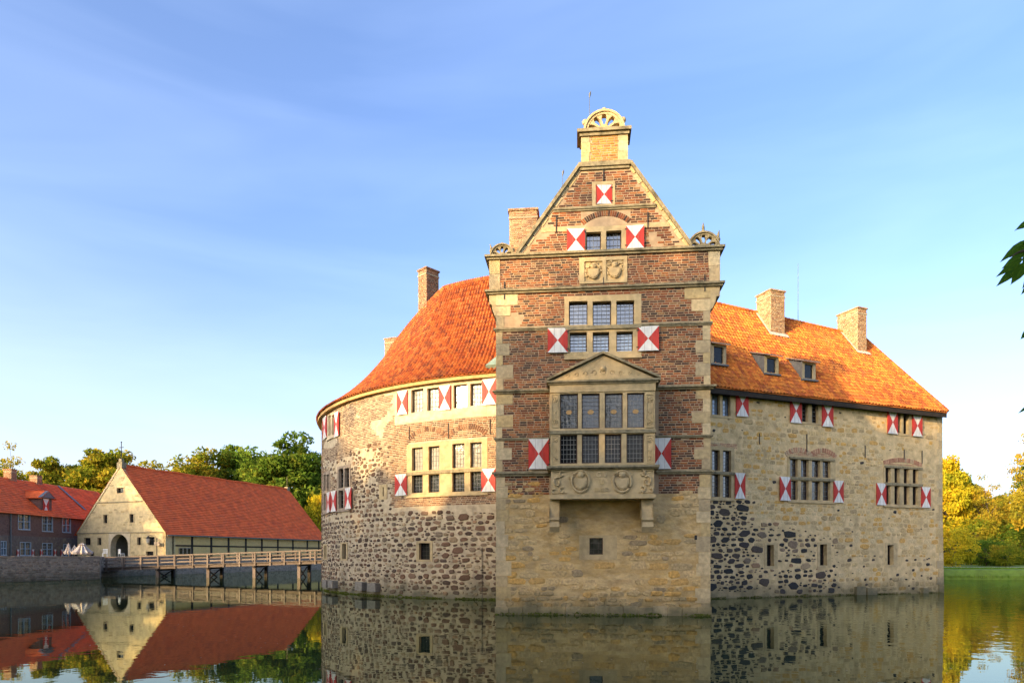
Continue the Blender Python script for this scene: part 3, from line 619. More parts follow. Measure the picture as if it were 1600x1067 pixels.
# coat of arms slab
S = rect_px(T, 905, 402, 980, 443); tex.append(S); mb = MB()
I1, I2 = rect_px(T, 913, 409, 941, 440), rect_px(T, 947, 407, 974, 438)
grid_wall(mb, T, *S, [I1, I2], w=.05, reveal=.06); mb.box(T, I1[0], I1[1], I1[2], I1[3], -.03, -.01); mb.box(T, I2[0], I2[1], I2[2], I2[3], -.03, -.01)
arms = obj('heraldic_slab', mb, M['sandstone'], tower)
def crest(fr, cu, cz, s, parent, w, seed):
    rg = random.Random(seed); mb = MB()
    sh = [(-.3, .12), (-.3, -.12), (-.2, -.32), (0, -.42), (.2, -.32), (.3, -.12), (.3, .12)]
    mb.prism(fr, [(cu + x * s, cz + y * s) for x, y in sh], w, w + .09)
    mb.prism(fr, [(cu + x * s * .8, cz + (y * .8 - .02) * s) for x, y in sh], w + .09, w + .12)
    hp = fr(cu, cz + .26 * s, w + .06); mb.ball(hp, .16 * s, 8, sc=(1, .7, 1))
    for sd in (-1, 1):
        for k in range(6):
            a0 = rg.uniform(-.6, 1.2); r0 = rg.uniform(.34, .44); cx, cz_ = cu + sd * r0 * s * math.cos(a0), cz + r0 * s * math.sin(a0) + .05 * s
            rr = rg.uniform(.05, .09) * s; st = rg.uniform(0, 6)
            mb.tube([fr(cx + rr * math.cos(st + j * .8), cz_ + rr * math.sin(st + j * .8), w + .02) for j in range(6)], [.045 * s, .055 * s, .055 * s, .05 * s, .035 * s, .015 * s], 5)
        mb.tube([fr(cu + sd * .06 * s, cz + .33 * s, w + .02), fr(cu + sd * .16 * s, cz + .44 * s, w + .02), fr(cu + sd * .1 * s, cz + .5 * s, w + .02)], [.03 * s, .03 * s, .01 * s], 5)
    return obj('carved_arms', mb, M['sandstone'], parent)
crest(T, (I1[0] + I1[1]) / 2, (I1[2] + I1[3]) / 2, .74, arms, -.01, 1); crest(T, (I2[0] + I2[1]) / 2, (I2[2] + I2[3]) / 2, .74, arms, -.01, 2)
# string courses, modelled as stepped mouldings
def course(u0, u1, z, t, pr, m='moss_stone', fr=T, parent=tower, name='string_course', side=True, ret=0.0):
    mb = MB(); mb.box(fr, u0 - (pr if side else 0), u1 + (pr if side else 0), z, z + t * .5, -.1 - ret, pr); mb.box(fr, u0 - (pr * .55 if side else 0), u1 + (pr * .55 if side else 0), z - t * .5, z - .002, -.1 - ret, pr * .55)
    return obj(name, mb, M[m], parent)
OL, OR = tu(858), tu(1029)      # oriel span on the wall
course(UL, UR, z_a, .17, .17, ret=11.5, name='cornice'); course(UL, UR, z_b, .16, .16, ret=11.5, name='cornice')
course(0, tu(882), z_c, .13, .09); course(tu(1003), TW, z_c, .13, .09)
course(0, OL, z_d, .14, .14); course(OR, TW, z_d, .14, .2)
course(0, OL, z_e, .11, .08); course(OR, TW, z_e, .11, .1)
course(0, OL, z_f, .17, .15); course(OR, TW, z_f, .14, .12)
course(Lf(z_g) + .1, Rf(z_g) - .1, z_g, .14, .09, side=False)
# light stone band beside the gable windows
zb0, zb1 = tz(943, 359), tz(943, 352)
for a, b in ((tu(846), tu(884)), (tu(1007), tu(1046))):
    mb = MB(); mb.box(T, a, b, zb0, zb1, -.05, .02); obj('stone_band', mb, M['sandstone'], tower)
band = (tu(846), tu(1046), zb0, zb1); tex.append(band)
# stone blocks of the gable foot
tex += [(tu(908), tu(980), z_top - .2, z_top)]
# wall mesh
mb = MB(); tholes = tex[:5]
grid_wall(mb, T, 0, TW, z_base, z_b, [h for h in tex if h[3] < z_b], w=0, mi=0)
grid_wall(mb, T, UL, UR, z_b, z_a, [h for h in tex if z_b < h[2] and h[3] < z_a + .05], w=0, mi=0)
grid_wall(mb, T, gl0, gr0, z_a, z_top, [tex[1], tex[3]], w=0, mi=0, Lf=Lf, Rf=Rf, cutz=[z_a + (z_top - z_a) * i / 8 for i in range(9)])
Ls_ = Flat(tuple(T(0, 0, -11.5).xy), tuple(T(0, 0, 0).xy)); Rs_ = Flat(tuple(T(TW, 0, 0).xy), tuple(T(TW, 0, -11.5).xy))
for s in (Ls_, Rs_): grid_wall(mb, s, 0, 11.5, z_base, z_b, [], w=0)
for s, o in ((Ls_, -UL), (Rs_, UR - TW)): grid_wall(mb, s, 0, 11.5, z_b, z_a, [], w=o)
mb.box(T, UL, 0, z_b - .45, z_b - .1, -11.4, 0); mb.box(T, TW, UR, z_b - .45, z_b - .1, -11.4, 0)
obj('wall', mb, M['mortar'], tower)
# side corbels carrying the wider top storey
for sgn, e in ((-1, 0), (1, TW)):
    ov = (-UL if sgn < 0 else UR - TW)
    prof = [(0, -.85), (.25, -.8), (.55, -.55), (.6, -.4), (.85, -.3), (1.0, -.05), (1.0, 0), (0, 0)]
    pts = [(e + sgn * ov * x, z_b - .09 + z) for x, z in prof]
    if sgn < 0: pts = pts[::-1]
    mb = MB(); mb.prism(T, pts, -.6, .012); obj('corbel', mb, M['sandstone'], tower)
mb = MB(); grid_wall(mb, T, 0, TW, -1.5, z_base, [tex[2]], w=.0); 
for s in (Ls_, Rs_): grid_wall(mb, s, 0, 11.5, -1.5, z_base, [], w=0)
obj('base_wall', mb, M['base_mortar'], tower)
# quoins
def quoins(fr, parent, e, sgn, z0, z1, lo=(.28, .62), hh=.42, w=.022, m='quoin', ends=None):
    z = z0; k = 0
    while z < z1 - .1:
        h = min(hh * random.uniform(.85, 1.2), z1 - z)
        if z1 - z - h < .15: h = z1 - z
        ln = lo[k % 2] * random.uniform(.85, 1.15); a, b = (e, e + ln) if sgn > 0 else (e - ln, e)
        mb = MB(); mb.box(fr, a, b, z + .006, z + h - .006, -.05, w); obj('quoin', mb, M[m], parent)
        tex.append((a, b, z, z + h)); z += h; k += 1
for (a, b) in ((z_f + .1, z_e - .06), (z_e + .06, z_d - .08), (z_d + .08, z_c - .07), (z_c + .07, z_b - .55)):
    quoins(T, tower, 0, 1, a, b); quoins(T, tower, TW, -1, a, b)
quoins(T, tower, 0, 1, z_b - .52, z_b - .09, lo=(.95, .95)); quoins(T, tower, TW, -1, z_b - .52, z_b - .09, lo=(1.05, 1.05))
quoins(T, tower, UL, 1, z_b + .1, z_a - .1, lo=(.42, .50), hh=.62); quoins(T, tower, UR, -1, z_b + .1, z_a - .1, lo=(.42, .38), hh=.62)
quoins(T, tower, 0, 1, .0, z_f - .1, lo=(.40, .55), hh=.5, w=.03); quoins(T, tower, TW, -1, .0, z_f - .1, lo=(.40, .55), hh=.5, w=.03)
tex += [(OL, OR, tz(943, 790), tz(943, 590)), (tu(826), tu(858), tz(842, 733), tz(842, 686)), (tu(1024), tu(1048), tz(1036, 733), tz(1036, 685))]
pa, pb_, pt = tu(858), tu(1029), tz(943, 560)
def tower_test(u, z, hl):
    if z > z_a:
        if u - hl < Lf(z) + .1 or u + hl > Rf(z) - .1: return False
    for q in (z_a, z_b, z_c, z_d, z_e, z_f, z_g):
        if abs(z - q) < .085: return False
    return noise.noise(Vector((u * .9, z * .9, 3.3))) < .66
br = []
zs = tz(943, 351); arch_bricks(T, tu(912), tu(981), zs, tz(943, 338) - zs, M['brick'], 24, h=.22, out=br)
tex.append((tu(908), tu(985), zs, tz(943, 331)))
brickzones = [(UL, UR, z_b, z_a), (gl0, gr0, z_a, z_top), (0, TW, z_base, z_b)]
for q in brickzones: bricks(T, *q, tex, M['brick'], test=tower_test, out=br)
emit('brick', br, tower, 300)
# rough masonry of the tower base: low-relief blocks
def base_zone(px, py):
    if py > 925: return (M['base_stone'], .9, 'block', .99, .05)
    n = noise.noise(Vector((px / 60, py / 40, 1)))
    if n > .22: return None
    return (M['base_stone'], .85, 'block', .97, .026)
bs = []
rubble(T, .45, TW - .45, -.1, z_f - .35, [tex[2], (OL - .2, OR + .2, tz(943, 800), 9)], base_zone, out=bs, rows=(.16, .34), asp=(1.3, 3.2))
emit('stone', bs, tower, 260)
# small row of foundation blocks at the waterline
mb = MB()
for i in range(15):
    u = -.05 + i * (TW + .1) / 15; mb = MB(); mb.box(T, u + .01, u + (TW + .1) / 15 - .01, -.8, random.uniform(.30, .38), .0, random.uniform(.045, .08)); obj('plinth_block', mb, M['quoin'], tower)
for x, y0, y1 in ((869, 337, 363), (1012, 332, 356), (943, 262, 284), (788, 441, 468), (1101, 430, 456), (943, 434, 452)):
    anchor(T, tower, x, y0, y1)
for x, y0, y1 in ((1084, 820, 846), ):
    mb = MB(); q = rect_px(T, 1085, 836, 1089, 843); mb.box(T, *q, 0, .035); obj('wall_anchor', mb, M['iron'], tower)
# gable coping
for sgn in (0, 1):
    a0 = (gl0 - .05, z_a + .09) if sgn == 0 else (gr0 + .05, z_a + .09); a1 = (gl1, z_top) if sgn == 0 else (gr1, z_top)
    dx, dz = a1[0] - a0[0], a1[1] - a0[1]; ln = math.hypot(dx, dz); nx, nz_ = (-dz / ln, dx / ln) if sgn == 0 else (dz / ln, -dx / ln)
    s = 1 if sgn == 0 else 1
    mb = MB(); k = .12; pts = [a0, a1, (a1[0] + nx * k, a1[1] + nz_ * k), (a0[0] + nx * k, a0[1] + nz_ * k)]
    if sgn == 0: pts = pts[::-1] if False else pts
    if sgn == 1: pts = pts[::-1]
    mb.prism(T, pts, -.42, .13); obj('gable_coping', mb, M['moss_stone'], tower)
    nseg = 9
    for i in range(nseg):
        t0, t1 = i / nseg + .004, (i + 1) / nseg - .004
        p0 = (a0[0] + dx * t0, a0[1] + dz * t0); p1 = (a0[0] + dx * t1, a0[1] + dz * t1); k = .10 + .05 * (i % 2)
        pts = [p0, p1, (p1[0] - nx * k, p1[1] - nz_ * k), (p0[0] - nx * k, p0[1] - nz_ * k)]
        if sgn == 0: pts = pts[::-1]
        mb = MB(); mb.prism(T, pts, -.1, .025); obj('rake_stone', mb, M['quoin'], tower)
# pedestal block on the gable and its shell crown
def shell(fr, parent, uc, z0, r, w0, w1, m='sandstone', balls=3, spikes=()):
    mb = MB(); n = 28
    for i in range(n):
        a0, a1 = math.pi * i / n, math.pi * (i + 1) / n
        P = lambda a, rr: (uc + math.cos(a) * rr, z0 + math.sin(a) * rr)
        mb.prism(fr, [P(a0, r * .82), P(a0, r), P(a1, r), P(a1, r * .82)], w0, w1)
        mb.prism(fr, [P(a0, r * .94), P(a0, r * 1.05), P(a1, r * 1.05), P(a1, r * .94)], w1 - .0, w1 + .05)
    body = obj('shell_pediment', mb, M[m], parent); nl = 5; gap = math.pi / (nl + .3)
    for k in range(nl + 1):
        a = math.pi * k / nl
        hw0, hw1 = .045, .13
        mb = MB(); c, s_ = math.cos(a), math.sin(a); w_a, w_b = r * .05, r * .125
        q = []
        for rr, hw in ((r * .2, w_a), (r * .62, w_a * 1.1), (r * .84, w_b * 1.5)): q.append((rr, hw))
        lft = [(uc + c * rr - s_ * hw, z0 + s_ * rr + c * hw) for rr, hw in q]; rgt = [(uc + c * rr + s_ * hw, z0 + s_ * rr - c * hw) for rr, hw in q]
        pts = [(x, max(z, z0 + .01)) for x, z in rgt + lft[::-1]]
        mb.prism(fr, pts, w0 + .03, w1 - .02); obj('shell_rib', mb, M[m], body)
    mb = MB(); mb.prism(fr, [(uc + math.cos(math.pi * i / 10) * r * .27, z0 + .005 + math.sin(math.pi * i / 10) * r * .27) for i in range(11)], w0, w1 + .03)
    mb.box(fr, uc - r * 1.02, uc + r * 1.02, z0 - .02, z0 + .06, w0 - .02, w1 + .02); obj('shell_hub', mb, M[m], body)
    for k, a in enumerate((math.pi * .83, math.pi / 2, math.pi * .17)):
        p = fr(uc + math.cos(a) * r * 1.13, z0 + math.sin(a) * r * 1.1, (w0 + w1) / 2); mb = MB(); mb.ball(p, r * .15, 12)
        if k in spikes: mb.tube([p, p + Vector((0, 0, r * .3)), p + Vector(((k - 1) * .04, 0, r * .62))], [r * .09, r * .1, .01], 6)
        obj('ball_finial', mb, M[m], body, smooth=True)
    return body
mb = MB(); b0, b1 = tu(908, 240), tu(981, 240); zp0, zp1 = tz(943, 256), tz(943, 208)
ped = MB(); ped.box(T, b0, b1, zp0, zp1, -.75, .0); pedo = obj('gable_pedestal', ped, M['mortar'], tower)
for a, b, s in ((b0, b0 + .32, 0), (b1 - .34, b1, 1)):
    for k in range(3):
        zz0 = zp0 + (zp1 - zp0) * k / 3; mb = MB(); ex = .04 * ((k + s) % 2)
        mb.box(T, a - (0 if s == 0 else ex), b + (ex if s == 0 else 0), zz0 + .05, zz0 + (zp1 - zp0) / 3 + .045 - (.05 if k == 2 else 0), -.7, .025); obj('quoin', mb, M['quoin'], pedo)
emit('brick', bricks(T, b0 + .36, b1 - .38, zp0 + .08, zp1 - .02, [], M['brick_gold'] if 'brick_gold' in M else M['chim']), pedo, 200)
mb = MB(); mb.box(T, b0 - .1, b1 + .1, zp0 - .14, zp0 + .04, -.85, .14); mb.box(T, b0 - .05, b1 + .05, zp0 - .24, zp0 - .142, -.8, .08); obj('pedestal_base_moulding', mb, M['moss_stone'], tower)
mb = MB(); mb.box(T, b0 - .16, b1 + .13, zp1 + .0, zp1 + .12, -.9, .18); mb.box(T, b0 - .06, b1 + .05, zp1 - .12, zp1 - .002, -.8, .09); obj('pedestal_cap_moulding', mb, M['moss_stone'], tower)
shell(T, tower, tu(944, 200), zp1 + .14, .76, -.32, -.04)
shell(T, tower, tu(784, 395), z_a + .1, .46, -.3, -.05, spikes=(0,), m='moss_stone')
shell(T, tower, tu(1100, 385), z_a + .1, .58, -.3, -.05, spikes=(1, 2), m='moss_stone')
# rods
for x, y0, y1, ww in ((921, 153, 190, -.4), (879, 275, 302, -1.2)):
    u, zt = T.px(x, y0, ww); _, zb = T.px(x, y1, ww); mb = MB(); mb.tube([T(u, zb - .3, ww), T(u, zt, ww)], .012, 5); mb.tube([T(u, zt, ww), T(u + .02, zt + .15, ww), T(u + .05, zt + .25, ww)], [.02, .05, .01], 6)
    obj('lightning_rod', mb, M['lead'], tower)
# tower roof behind the gable
mb = MB(); um = TW / 2; rz = z_top - .35
vs = [T(UL - .1, z_a - .1, -.4), T(um, rz, -.4), T(UR + .1, z_a - .1, -.4), T(UL - .1, z_a - .1, -12), T(um, rz, -12), T(UR + .1, z_a - .1, -12)]
mb.add(vs, [(0, 3, 4, 1), (1, 4, 5, 2), (3, 5, 4)]); 
# keep the roof below the coping line
mb.v = [tuple(T(gl0 + .25, z_a + .1, -.4)), tuple(T((gl1 + gr1) / 2, z_top - .1, -.4)), tuple(T(gr0 - .25, z_a + .1, -.4)), tuple(T(gl0 + .25, z_a + .1, -12)), tuple(T((gl1 + gr1) / 2, z_top - .1, -12)), tuple(T(gr0 - .25, z_a + .1, -12))]
obj('roof', mb, M['tile_l'], tower)
mb = MB(); mb.box(T, UL, UR, z_a - .3, z_a + .02, -11.9, -.12); obj('parapet_gutter', mb, M['lead'], tower)
u0, _ = T.px(796, 350, -4); u1, _ = T.px(839, 350, -4); ztc = T.px(817, 326, -4)[1]
chimney(tower, tuple(T(u0, 0, -4).xy), tuple(T.d), u1 - u0, .8, z_a + .1, ztc - .1)

# ---- oriel
OD = 1.0
O = Flat(tuple(T(0, 0, OD).xy), tuple(T(TW, 0, OD).xy))
oriel = MB(); ou = lambda x: O.px(x, 700)[0]; oz = lambda y: O.px(940, y)[1]
a, b = ou(860), ou(1023.5)
li = [(875, 615, 903, 669.5), (909, 614.5, 937, 669), (945, 614, 973, 668.5), (980, 613.5, 1007, 668), (875, 679, 902, 724), (909, 678.5, 936, 723.5), (945, 678, 971, 723), (979, 677.5, 1006, 722.5)]
Ls = [rect_px(O, *l) for l in li]
zt, zb = oz(598), oz(728)
mb = oriel; grid_wall(mb, O, a, b, zb, zt, Ls, w=0, reveal=.16)
for x in (a, b):
    side = Flat(tuple(O(x, 0, -OD).xy), tuple(O(x, 0, 0).xy)) if x == a else Flat(tuple(O(x, 0, 0).xy), tuple(O(x, 0, -OD).xy))
    hs = [(.3, .72, oz(722), oz(679)), (.3, .72, oz(668), oz(615))]
    grid_wall(mb, side, 0, OD, zb, zt, hs, w=0, reveal=.12)
    for h in hs: mb.box(side, h[0] - .02, h[1] + .02, h[2] - .02, h[3] + .02, -.15, -.12, 1)
ori = obj('oriel_window', oriel, [M['sandstone'], M['glass_dark']], tower)
for k, l in enumerate(Ls):
    q0, q1, q2, q3 = l; pb = MB(); pb.box(O, q0 - .01, q1 + .01, q2 - .01, q3 + .01, -.15, -.12); tilt(pb, O, 1); obj('pane', pb, M['glass_low' if k > 3 else 'glass_oriel'], ori)
    cb = MB(); t = .04
    for q in ((q0, q0 + t, q2, q3), (q1 - t, q1, q2, q3), (q0 + t, q1 - t, q2, q2 + t), (q0 + t, q1 - t, q3 - t, q3)): cb.box(O, *q, -.118, -.085, 0)
    nx, nz_ = 5, (9 if k < 4 else 6)
    for i in range(1, nx): cb.box(O, q0 + (q1 - q0) * i / nx - .006, q0 + (q1 - q0) * i / nx + .006, q2 + t, q3 - t, -.118, -.108, 1)
    for i in range(1, nz_): cb.box(O, q0 + t, q1 - t, q2 + (q3 - q2) * i / nz_ - .006, q2 + (q3 - q2) * i / nz_ + .006, -.116, -.104, 1)
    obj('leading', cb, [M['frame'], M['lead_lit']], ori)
    if k < 4:   # small stained-glass medallion
        um, zm = (q0 + q1) / 2, q2 + (q3 - q2) * .48; sb = MB(); sb.prism(O, [(um + .12 * math.cos(i * math.pi / 4), zm + .09 * math.sin(i * math.pi / 4)) for i in range(8)], -.112, -.1); obj('stained_roundel', sb, M['stain'] if 'stain' in M else M['ochre'], ori)
mb = MB(); mb.box(O, a - .04, b + .04, oz(677), oz(672), -OD, .05); obj('transom', mb, M['moss_stone'], ori)
# carved pilaster panels
for (x0, x1) in ((862, 873), (1010, 1021)):
    for (y0, y1) in ((616, 668), (680, 724)):
        q = rect_px(O, x0, y0, x1, y1); mb = MB(); um = (q[0] + q[1]) / 2
        for r_ in ((q[0], q[0] + .02, q[2], q[3]), (q[1] - .02, q[1], q[2], q[3]), (q[0] + .02, q[1] - .02, q[2], q[2] + .02), (q[0] + .02, q[1] - .02, q[3] - .02, q[3])): mb.box(O, *r_, 0, .025)
        nn = 3
        for i in range(nn):
            zc_ = q[2] + (q[3] - q[2]) * (i + .5) / nn; rr = .085
            if i % 2 == 0: mb.tube([O(um + rr * math.cos(j * .7), zc_ + rr * math.sin(j * .7), .01) for j in range(10)], .018, 5); mb.ball(O(um, zc_, .0), .045, 8)
            else: mb.prism(O, [(um - .07, zc_), (um, zc_ - .1), (um + .07, zc_), (um, zc_ + .1)], 0, .03)
        obj('carved_panel', mb, M['sandstone'], ori)
# entablature and pediment
mb = MB(); mb.box(O, a - .02, b + .02, oz(612), oz(599), -OD, .04); obj('frieze', mb, M['sandstone'], ori)
zpb = oz(597); mb = MB(); c0, c1 = ou(854), ou(1032); mb.box(O, c0, c1, zpb, zpb + .07, -OD, .16); mb.box(O, c0 + .08, c1 - .08, zpb - .07, zpb - .002, -OD, .09); obj('cornice', mb, M['moss_stone'], ori)
zap = oz(550); uc = (c0 + c1) / 2
mb = MB(); mb.prism(O, [(c0 + .15, zpb + .072), (c1 - .15, zpb + .072), (uc, zap - .12)], -OD, .02); obj('pediment', mb, M['sandstone'], ori)
for s in (0, 1):
    e = c0 if s == 0 else c1; pts = [(e, zpb + .072), (uc, zap - .09), (uc, zap), (e, zpb + .16)]
    if s == 0: pts = pts
    else: pts = pts[::-1]
    mb = MB(); mb.prism(O, pts, -OD, .15); obj('raking_cornice', mb, M['moss_stone'], ori)
mb = MB(); rg = random.Random(4)
for i in range(9):
    t = (i - 4) / 4.6; cu, cz_ = uc + t * 1.5, zpb + .25 + (1 - abs(t)) * .12; rr = .06 + .06 * (1 - abs(t)); sg = 1 if t > 0 else -1
    mb.tube([O(cu + sg * rr * (1 - j * .07) * math.cos(j * .75), cz_ + rr * (1 - j * .07) * math.sin(j * .75), .025) for j in range(9)], [.025 * (1 - j * .07) for j in range(9)], 5)
mb.ball(O(uc, zpb + .5, .02), .11, 8); obj('carved_scrolls', mb, M['sandstone'], ori)
# apron with medallions and lettering
mb = MB(); s0, s1 = ou(855), ou(1029); mb.box(O, s0, s1, oz(733), oz(731), -OD, .1); mb.box(O, s0 - .02, s1 + .02, oz(731) + .003, oz(727.5), -OD, .17); obj('sill', mb, M['moss_stone'], ori)
a0, a1 = ou(861), ou(1022); zA0, zA1 = oz(772), oz(733) - .003
mb = MB(); mb.box(O, a0, a1, zA0, zA1, -OD, 0); apron = obj('apron', mb, M['sandstone'], tower)
mb = MB(); mb.box(O, a0 - .05, a1 + .05, oz(779), zA0 - .003, -OD, .07); obj('apron_ledge', mb, M['sandstone'], apron)
for x in (907, 972):
    cu, cz_ = O.px(x, 752); mb = MB(); mb.tube([O(cu + .33 * math.cos(i * math.pi / 12), cz_ + .4 * math.sin(i * math.pi / 12), .03) for i in range(25)], .05, 6); obj('medallion', mb, M['sandstone'], apron)
    crest(O, cu, cz_ + .02, .82, apron, 0, x)
mb = MB()
for sg, e in ((1, a0), (-1, a1)):
    for (cx, cz_, rr, n_) in ((.22, .5, .16, 11), (.38, .17, .1, 9), (.38, .83, .1, 9), (.1, .12, .08, 7)):
        zc_ = zA0 + (zA1 - zA0) * cz_; cu = e + sg * cx * 1.1
        mb.tube([O(cu + sg * rr * (1 - j * .06) * math.cos(j * .6 + 1), zc_ + rr * 1.3 * (1 - j * .06) * math.sin(j * .6 + 1), .03) for j in range(n_)], .042, 5)
    for zz in (.07, .93): mb.box(O, min(e + sg * .05, e + sg * .6), max(e + sg * .05, e + sg * .6), zA0 + (zA1 - zA0) * zz - .012, zA0 + (zA1 - zA0) * zz + .012, 0, .04)
obj('strapwork', mb, M['sandstone'], apron)
def text(s, fr, x, y, size, parent, m):
    c = bpy.data.curves.new('lettering', 'FONT'); c.body = s; c.size = size; c.align_x = 'CENTER'; c.align_y = 'CENTER'; c.extrude = .03; c.offset = .006
    c.materials.append(m); o = bpy.data.objects.new('lettering', c); u, z = fr.px(x, y)
    me = bpy.data.meshes.new_from_object(o); o2 = bpy.data.objects.new('lettering', me); bpy.data.objects.remove(o); link(o2, parent, fmat(fr, u, z, .006, 1, 1, 1)); return o2
text('G V', O, 940, 741.5, .26, apron, M['quoin']); text('U', O, 940, 753, .26, apron, M['quoin']); text('D R D', O, 940, 765, .2, apron, M['quoin'])
for (x0, x1) in ((858.5, 874), (1003, 1021)):
    q = rect_px(O, x0, 808, x1, 779); zt_, zb_ = q[3], q[2]; mb = MB()
    sd_ = Flat(tuple(O(q[0], 0, -OD).xy), tuple(O(q[0], 0, 0).xy))
    # side profile in (depth, height), extruded over the corbel's width
    hgt = zt_ - zb_ ; prof = [(0, zt_), (OD + .05, zt_), (OD + .05, zt_ - .1), (OD - .02, zt_ - .14), (OD + .02, zt_ - .35), (OD - .1, zt_ - .55), (OD - .3, zb_ + .12), (OD - .38, zb_ + .1), (OD - .4, zb_), (OD - .75, zb_ - .05), (0, zb_ - .15)]
    mb.prism(sd_, prof, -(q[1] - q[0]), 0); obj('corbel', mb, M['sandstone'], tower)

# ================================================================== ROUND WING (left)
C0 = (3.75, 52.87); RW = 17.8
A = Arc(C0, RW, math.pi)
rw = thing('round_castle_wing', 'curved fieldstone castle wing with orange pantile roof, left of the brick tower', 'castle', (-6, 42, 0))
aw = lambda x, y: A.px(x, y)
U_R = (R(262) - math.pi) * RW; U_L = (R(176) - math.pi) * RW; WT = 11.6
ex = []
ex.append(window(A, rw, (638, 600, 760, 650), [(643, 608, 662, 644), (668, 606, 687, 641), (709, 601, 730, 637), (735, 599, 753, 634)], smat='plaster', gl='glass_lit', cames=(4, 5), sill=False))
ex.append(window(A, rw, (636, 689, 762, 773), [(644, 699, 661, 735), (670, 697, 687, 734), (707, 693, 726, 731), (735, 691, 753, 730), (644, 742, 661, 770), (670, 741, 687, 769), (707, 738, 726, 768), (735, 736, 753, 767)], smat='sandstone', cames=(4, 5), gl_of=lambda k: 'glass_lit' if k < 4 else 'glass', transom=[(636, 762, 736.5, 5)]))
ex.append(window(A, rw, (527.5, 727, 548, 797), [(529.5, 732, 537, 762), (539, 731, 546, 761), (529.5, 766, 537, 794), (539, 765, 546, 793)], gl='glass_dark', cames=(2, 4), smat='timber'))
ex.append(window(A, rw, (505, 737, 515.5, 801), [(506, 741, 509.5, 767), (510.8, 741, 514.5, 767), (506, 771, 509.5, 797), (510.8, 771, 514.5, 797)], gl='glass_dark', cames=None, smat='timber'))
ex.append(window(A, rw, (512, 646, 524, 684), [(513.5, 649, 517.5, 680), (519, 648, 523, 679)], gl='glass_lit', cames=None, smat='plaster'))
ex.append(window(A, rw, (651, 845, 676, 877), [(655, 848, 672, 874)], gl='glass_dark', cames=(4, 4), lead='iron', sill=False))
ex.append(window(A, rw, (532.5, 847, 543.5, 875), [(535, 849, 541, 873)], gl='glass_dark', cames=None, sill=False))
ex.append(window(A, rw, (505.5, 850, 511, 874), [(507, 852, 509.8, 872)], gl='glass_dark', cames=None, sill=False))
ex.append(window(A, rw, (593, 757, 605, 780), [(598.5, 761, 600.2, 775)], gl='glass_dark', cames=None, sill=False, name='arrow_slit'))
for s in ((623, 611, 638, 648, 1), (687, 603, 705, 641, -1), (754, 592, 776, 633, -1), (619, 741, 637, 774, 1), (753, 732, 775, 768, -1), (541, 762, 552, 795, -1), (519.5, 767, 527, 799, 1), (512.5, 769, 519, 800, -1), (506.5, 651, 512, 685, 1), (524, 644, 532, 682, -1)):
    q = shutter(A, rw, *s[:4], hinge=s[4]); ex.append((q[0], q[1], q[2], q[3]))
bu0, bu1 = aw(617, 640)[0], U_R; band_r = (bu0, bu1, aw(700, 650)[1] - .12, WT)
mb = MB(); wh = ex[:9]
grid_wall(mb, A, U_L, U_R, -1.5, WT, wh, maxdu=.5)
obj('wall', mb, M['round_mortar'], rw)
mb = MB(); grid_wall(mb, A, *band_r, [h for h in ex[:1]], w=.018, maxdu=.5); obj('plaster_band', mb, M['plaster'], rw)
ex.append(band_r)
n1 = lambda x, y, s: noise.noise(Vector((x / s, y / s, 7.7)))
br = []
def round_brick(u, z, hl):
    x, y = proj(A(u, z, 0)); n = n1(x, y, 34)
    if x > 612: return 650 < y < 797 + 6 * math.sin(x / 9)
    if x < 612 and 618 < y < 700: return n < .28 and x > 528 or (x < 528 and n < .1)
    if x < 555 and y < 815: return n < .22
    if x > 590 and y < 800: return n < -.25
    return False
for (xa, xb, yy, yr) in ((641, 695, 689, 671), (703, 757, 684, 665)):
    ua, zq = aw(xa, yy); ub, _ = aw(xb, yy); arch_bricks(A, ua, ub, zq, .42, M['pale_brick'], 20, h=.28, out=br)
ex2 = ex + [(aw(638, 690)[0], aw(760, 690)[0], aw(700, 692)[1], aw(700, 688)[1] + .02)]
bricks(A, U_L, U_R, 5.0, WT, ex2, M['pale_brick'], test=round_brick, out=br, L0=.27, hh=.098)
br = [(p[0], p[1], p[2], M['tan_brick'] if proj(p[2].translation)[0] < 608 + 8 * random.random() else p[3], p[4]) for p in br]
emit('brick', br, rw, 300)
def round_zone(x, y, ww=.3):
    n = n1(x, y, 30); F_ = M['field_stone'] if random.random() < .68 else M['mid_stone']; lib = 'stone' if random.random() < .6 else 'block'
    if y > 922: return (F_, .25, lib, .05)
    if ww > .44 and x < 640: return None
    if x > 612: return None if y < 800 else (F_, 1 if n < .35 else .4, lib, .05)
    if y < 690: return None
    if 548 < x < 598 and y < 800: return (F_, .9 if n < .2 else .12, lib, .045)
    if x < 555 and y < 815: return (F_, .12, lib, .04)
    if y < 800: return (F_, .35 if x < 590 else .08, lib, .04)
    return (F_, .9 if n < .2 else .3, lib, .045)
st = darts(A, U_L, U_R, .25, 8.6, ex, round_zone, [(.45, .72, .38, .58, 420), (.28, .48, .42, .72, 3600), (.2, .34, .45, .8, 8000), (.1, .2, .4, .8, 14000)])
emit('stone', st, rw, 300)
for x, y0, y1 in ((640, 667, 686), (701, 661, 685), (766, 655, 678)): anchor(A, rw, x, y0, y1)
# waterline corbel blocks, pipe
for (x0, y0, x1, y1) in ((505.5, 906, 511, 917), (514, 907, 521, 918), (556, 909, 567, 922), (575, 911, 588, 924)):
    q = rect_px(A, x0, y0, x1, y1, w=.3); mb = MB(); mb.box(A, *q, -.1, .38); obj('drain_block', mb, M['slate'], rw)
u, z0_ = aw(754, 937); _, z1_ = aw(754, 855); mb = MB(); mb.tube([A(u, -1.0, .07), A(u, z1_, .07)], .02, 6); obj('pipe', mb, M['iron'], rw)
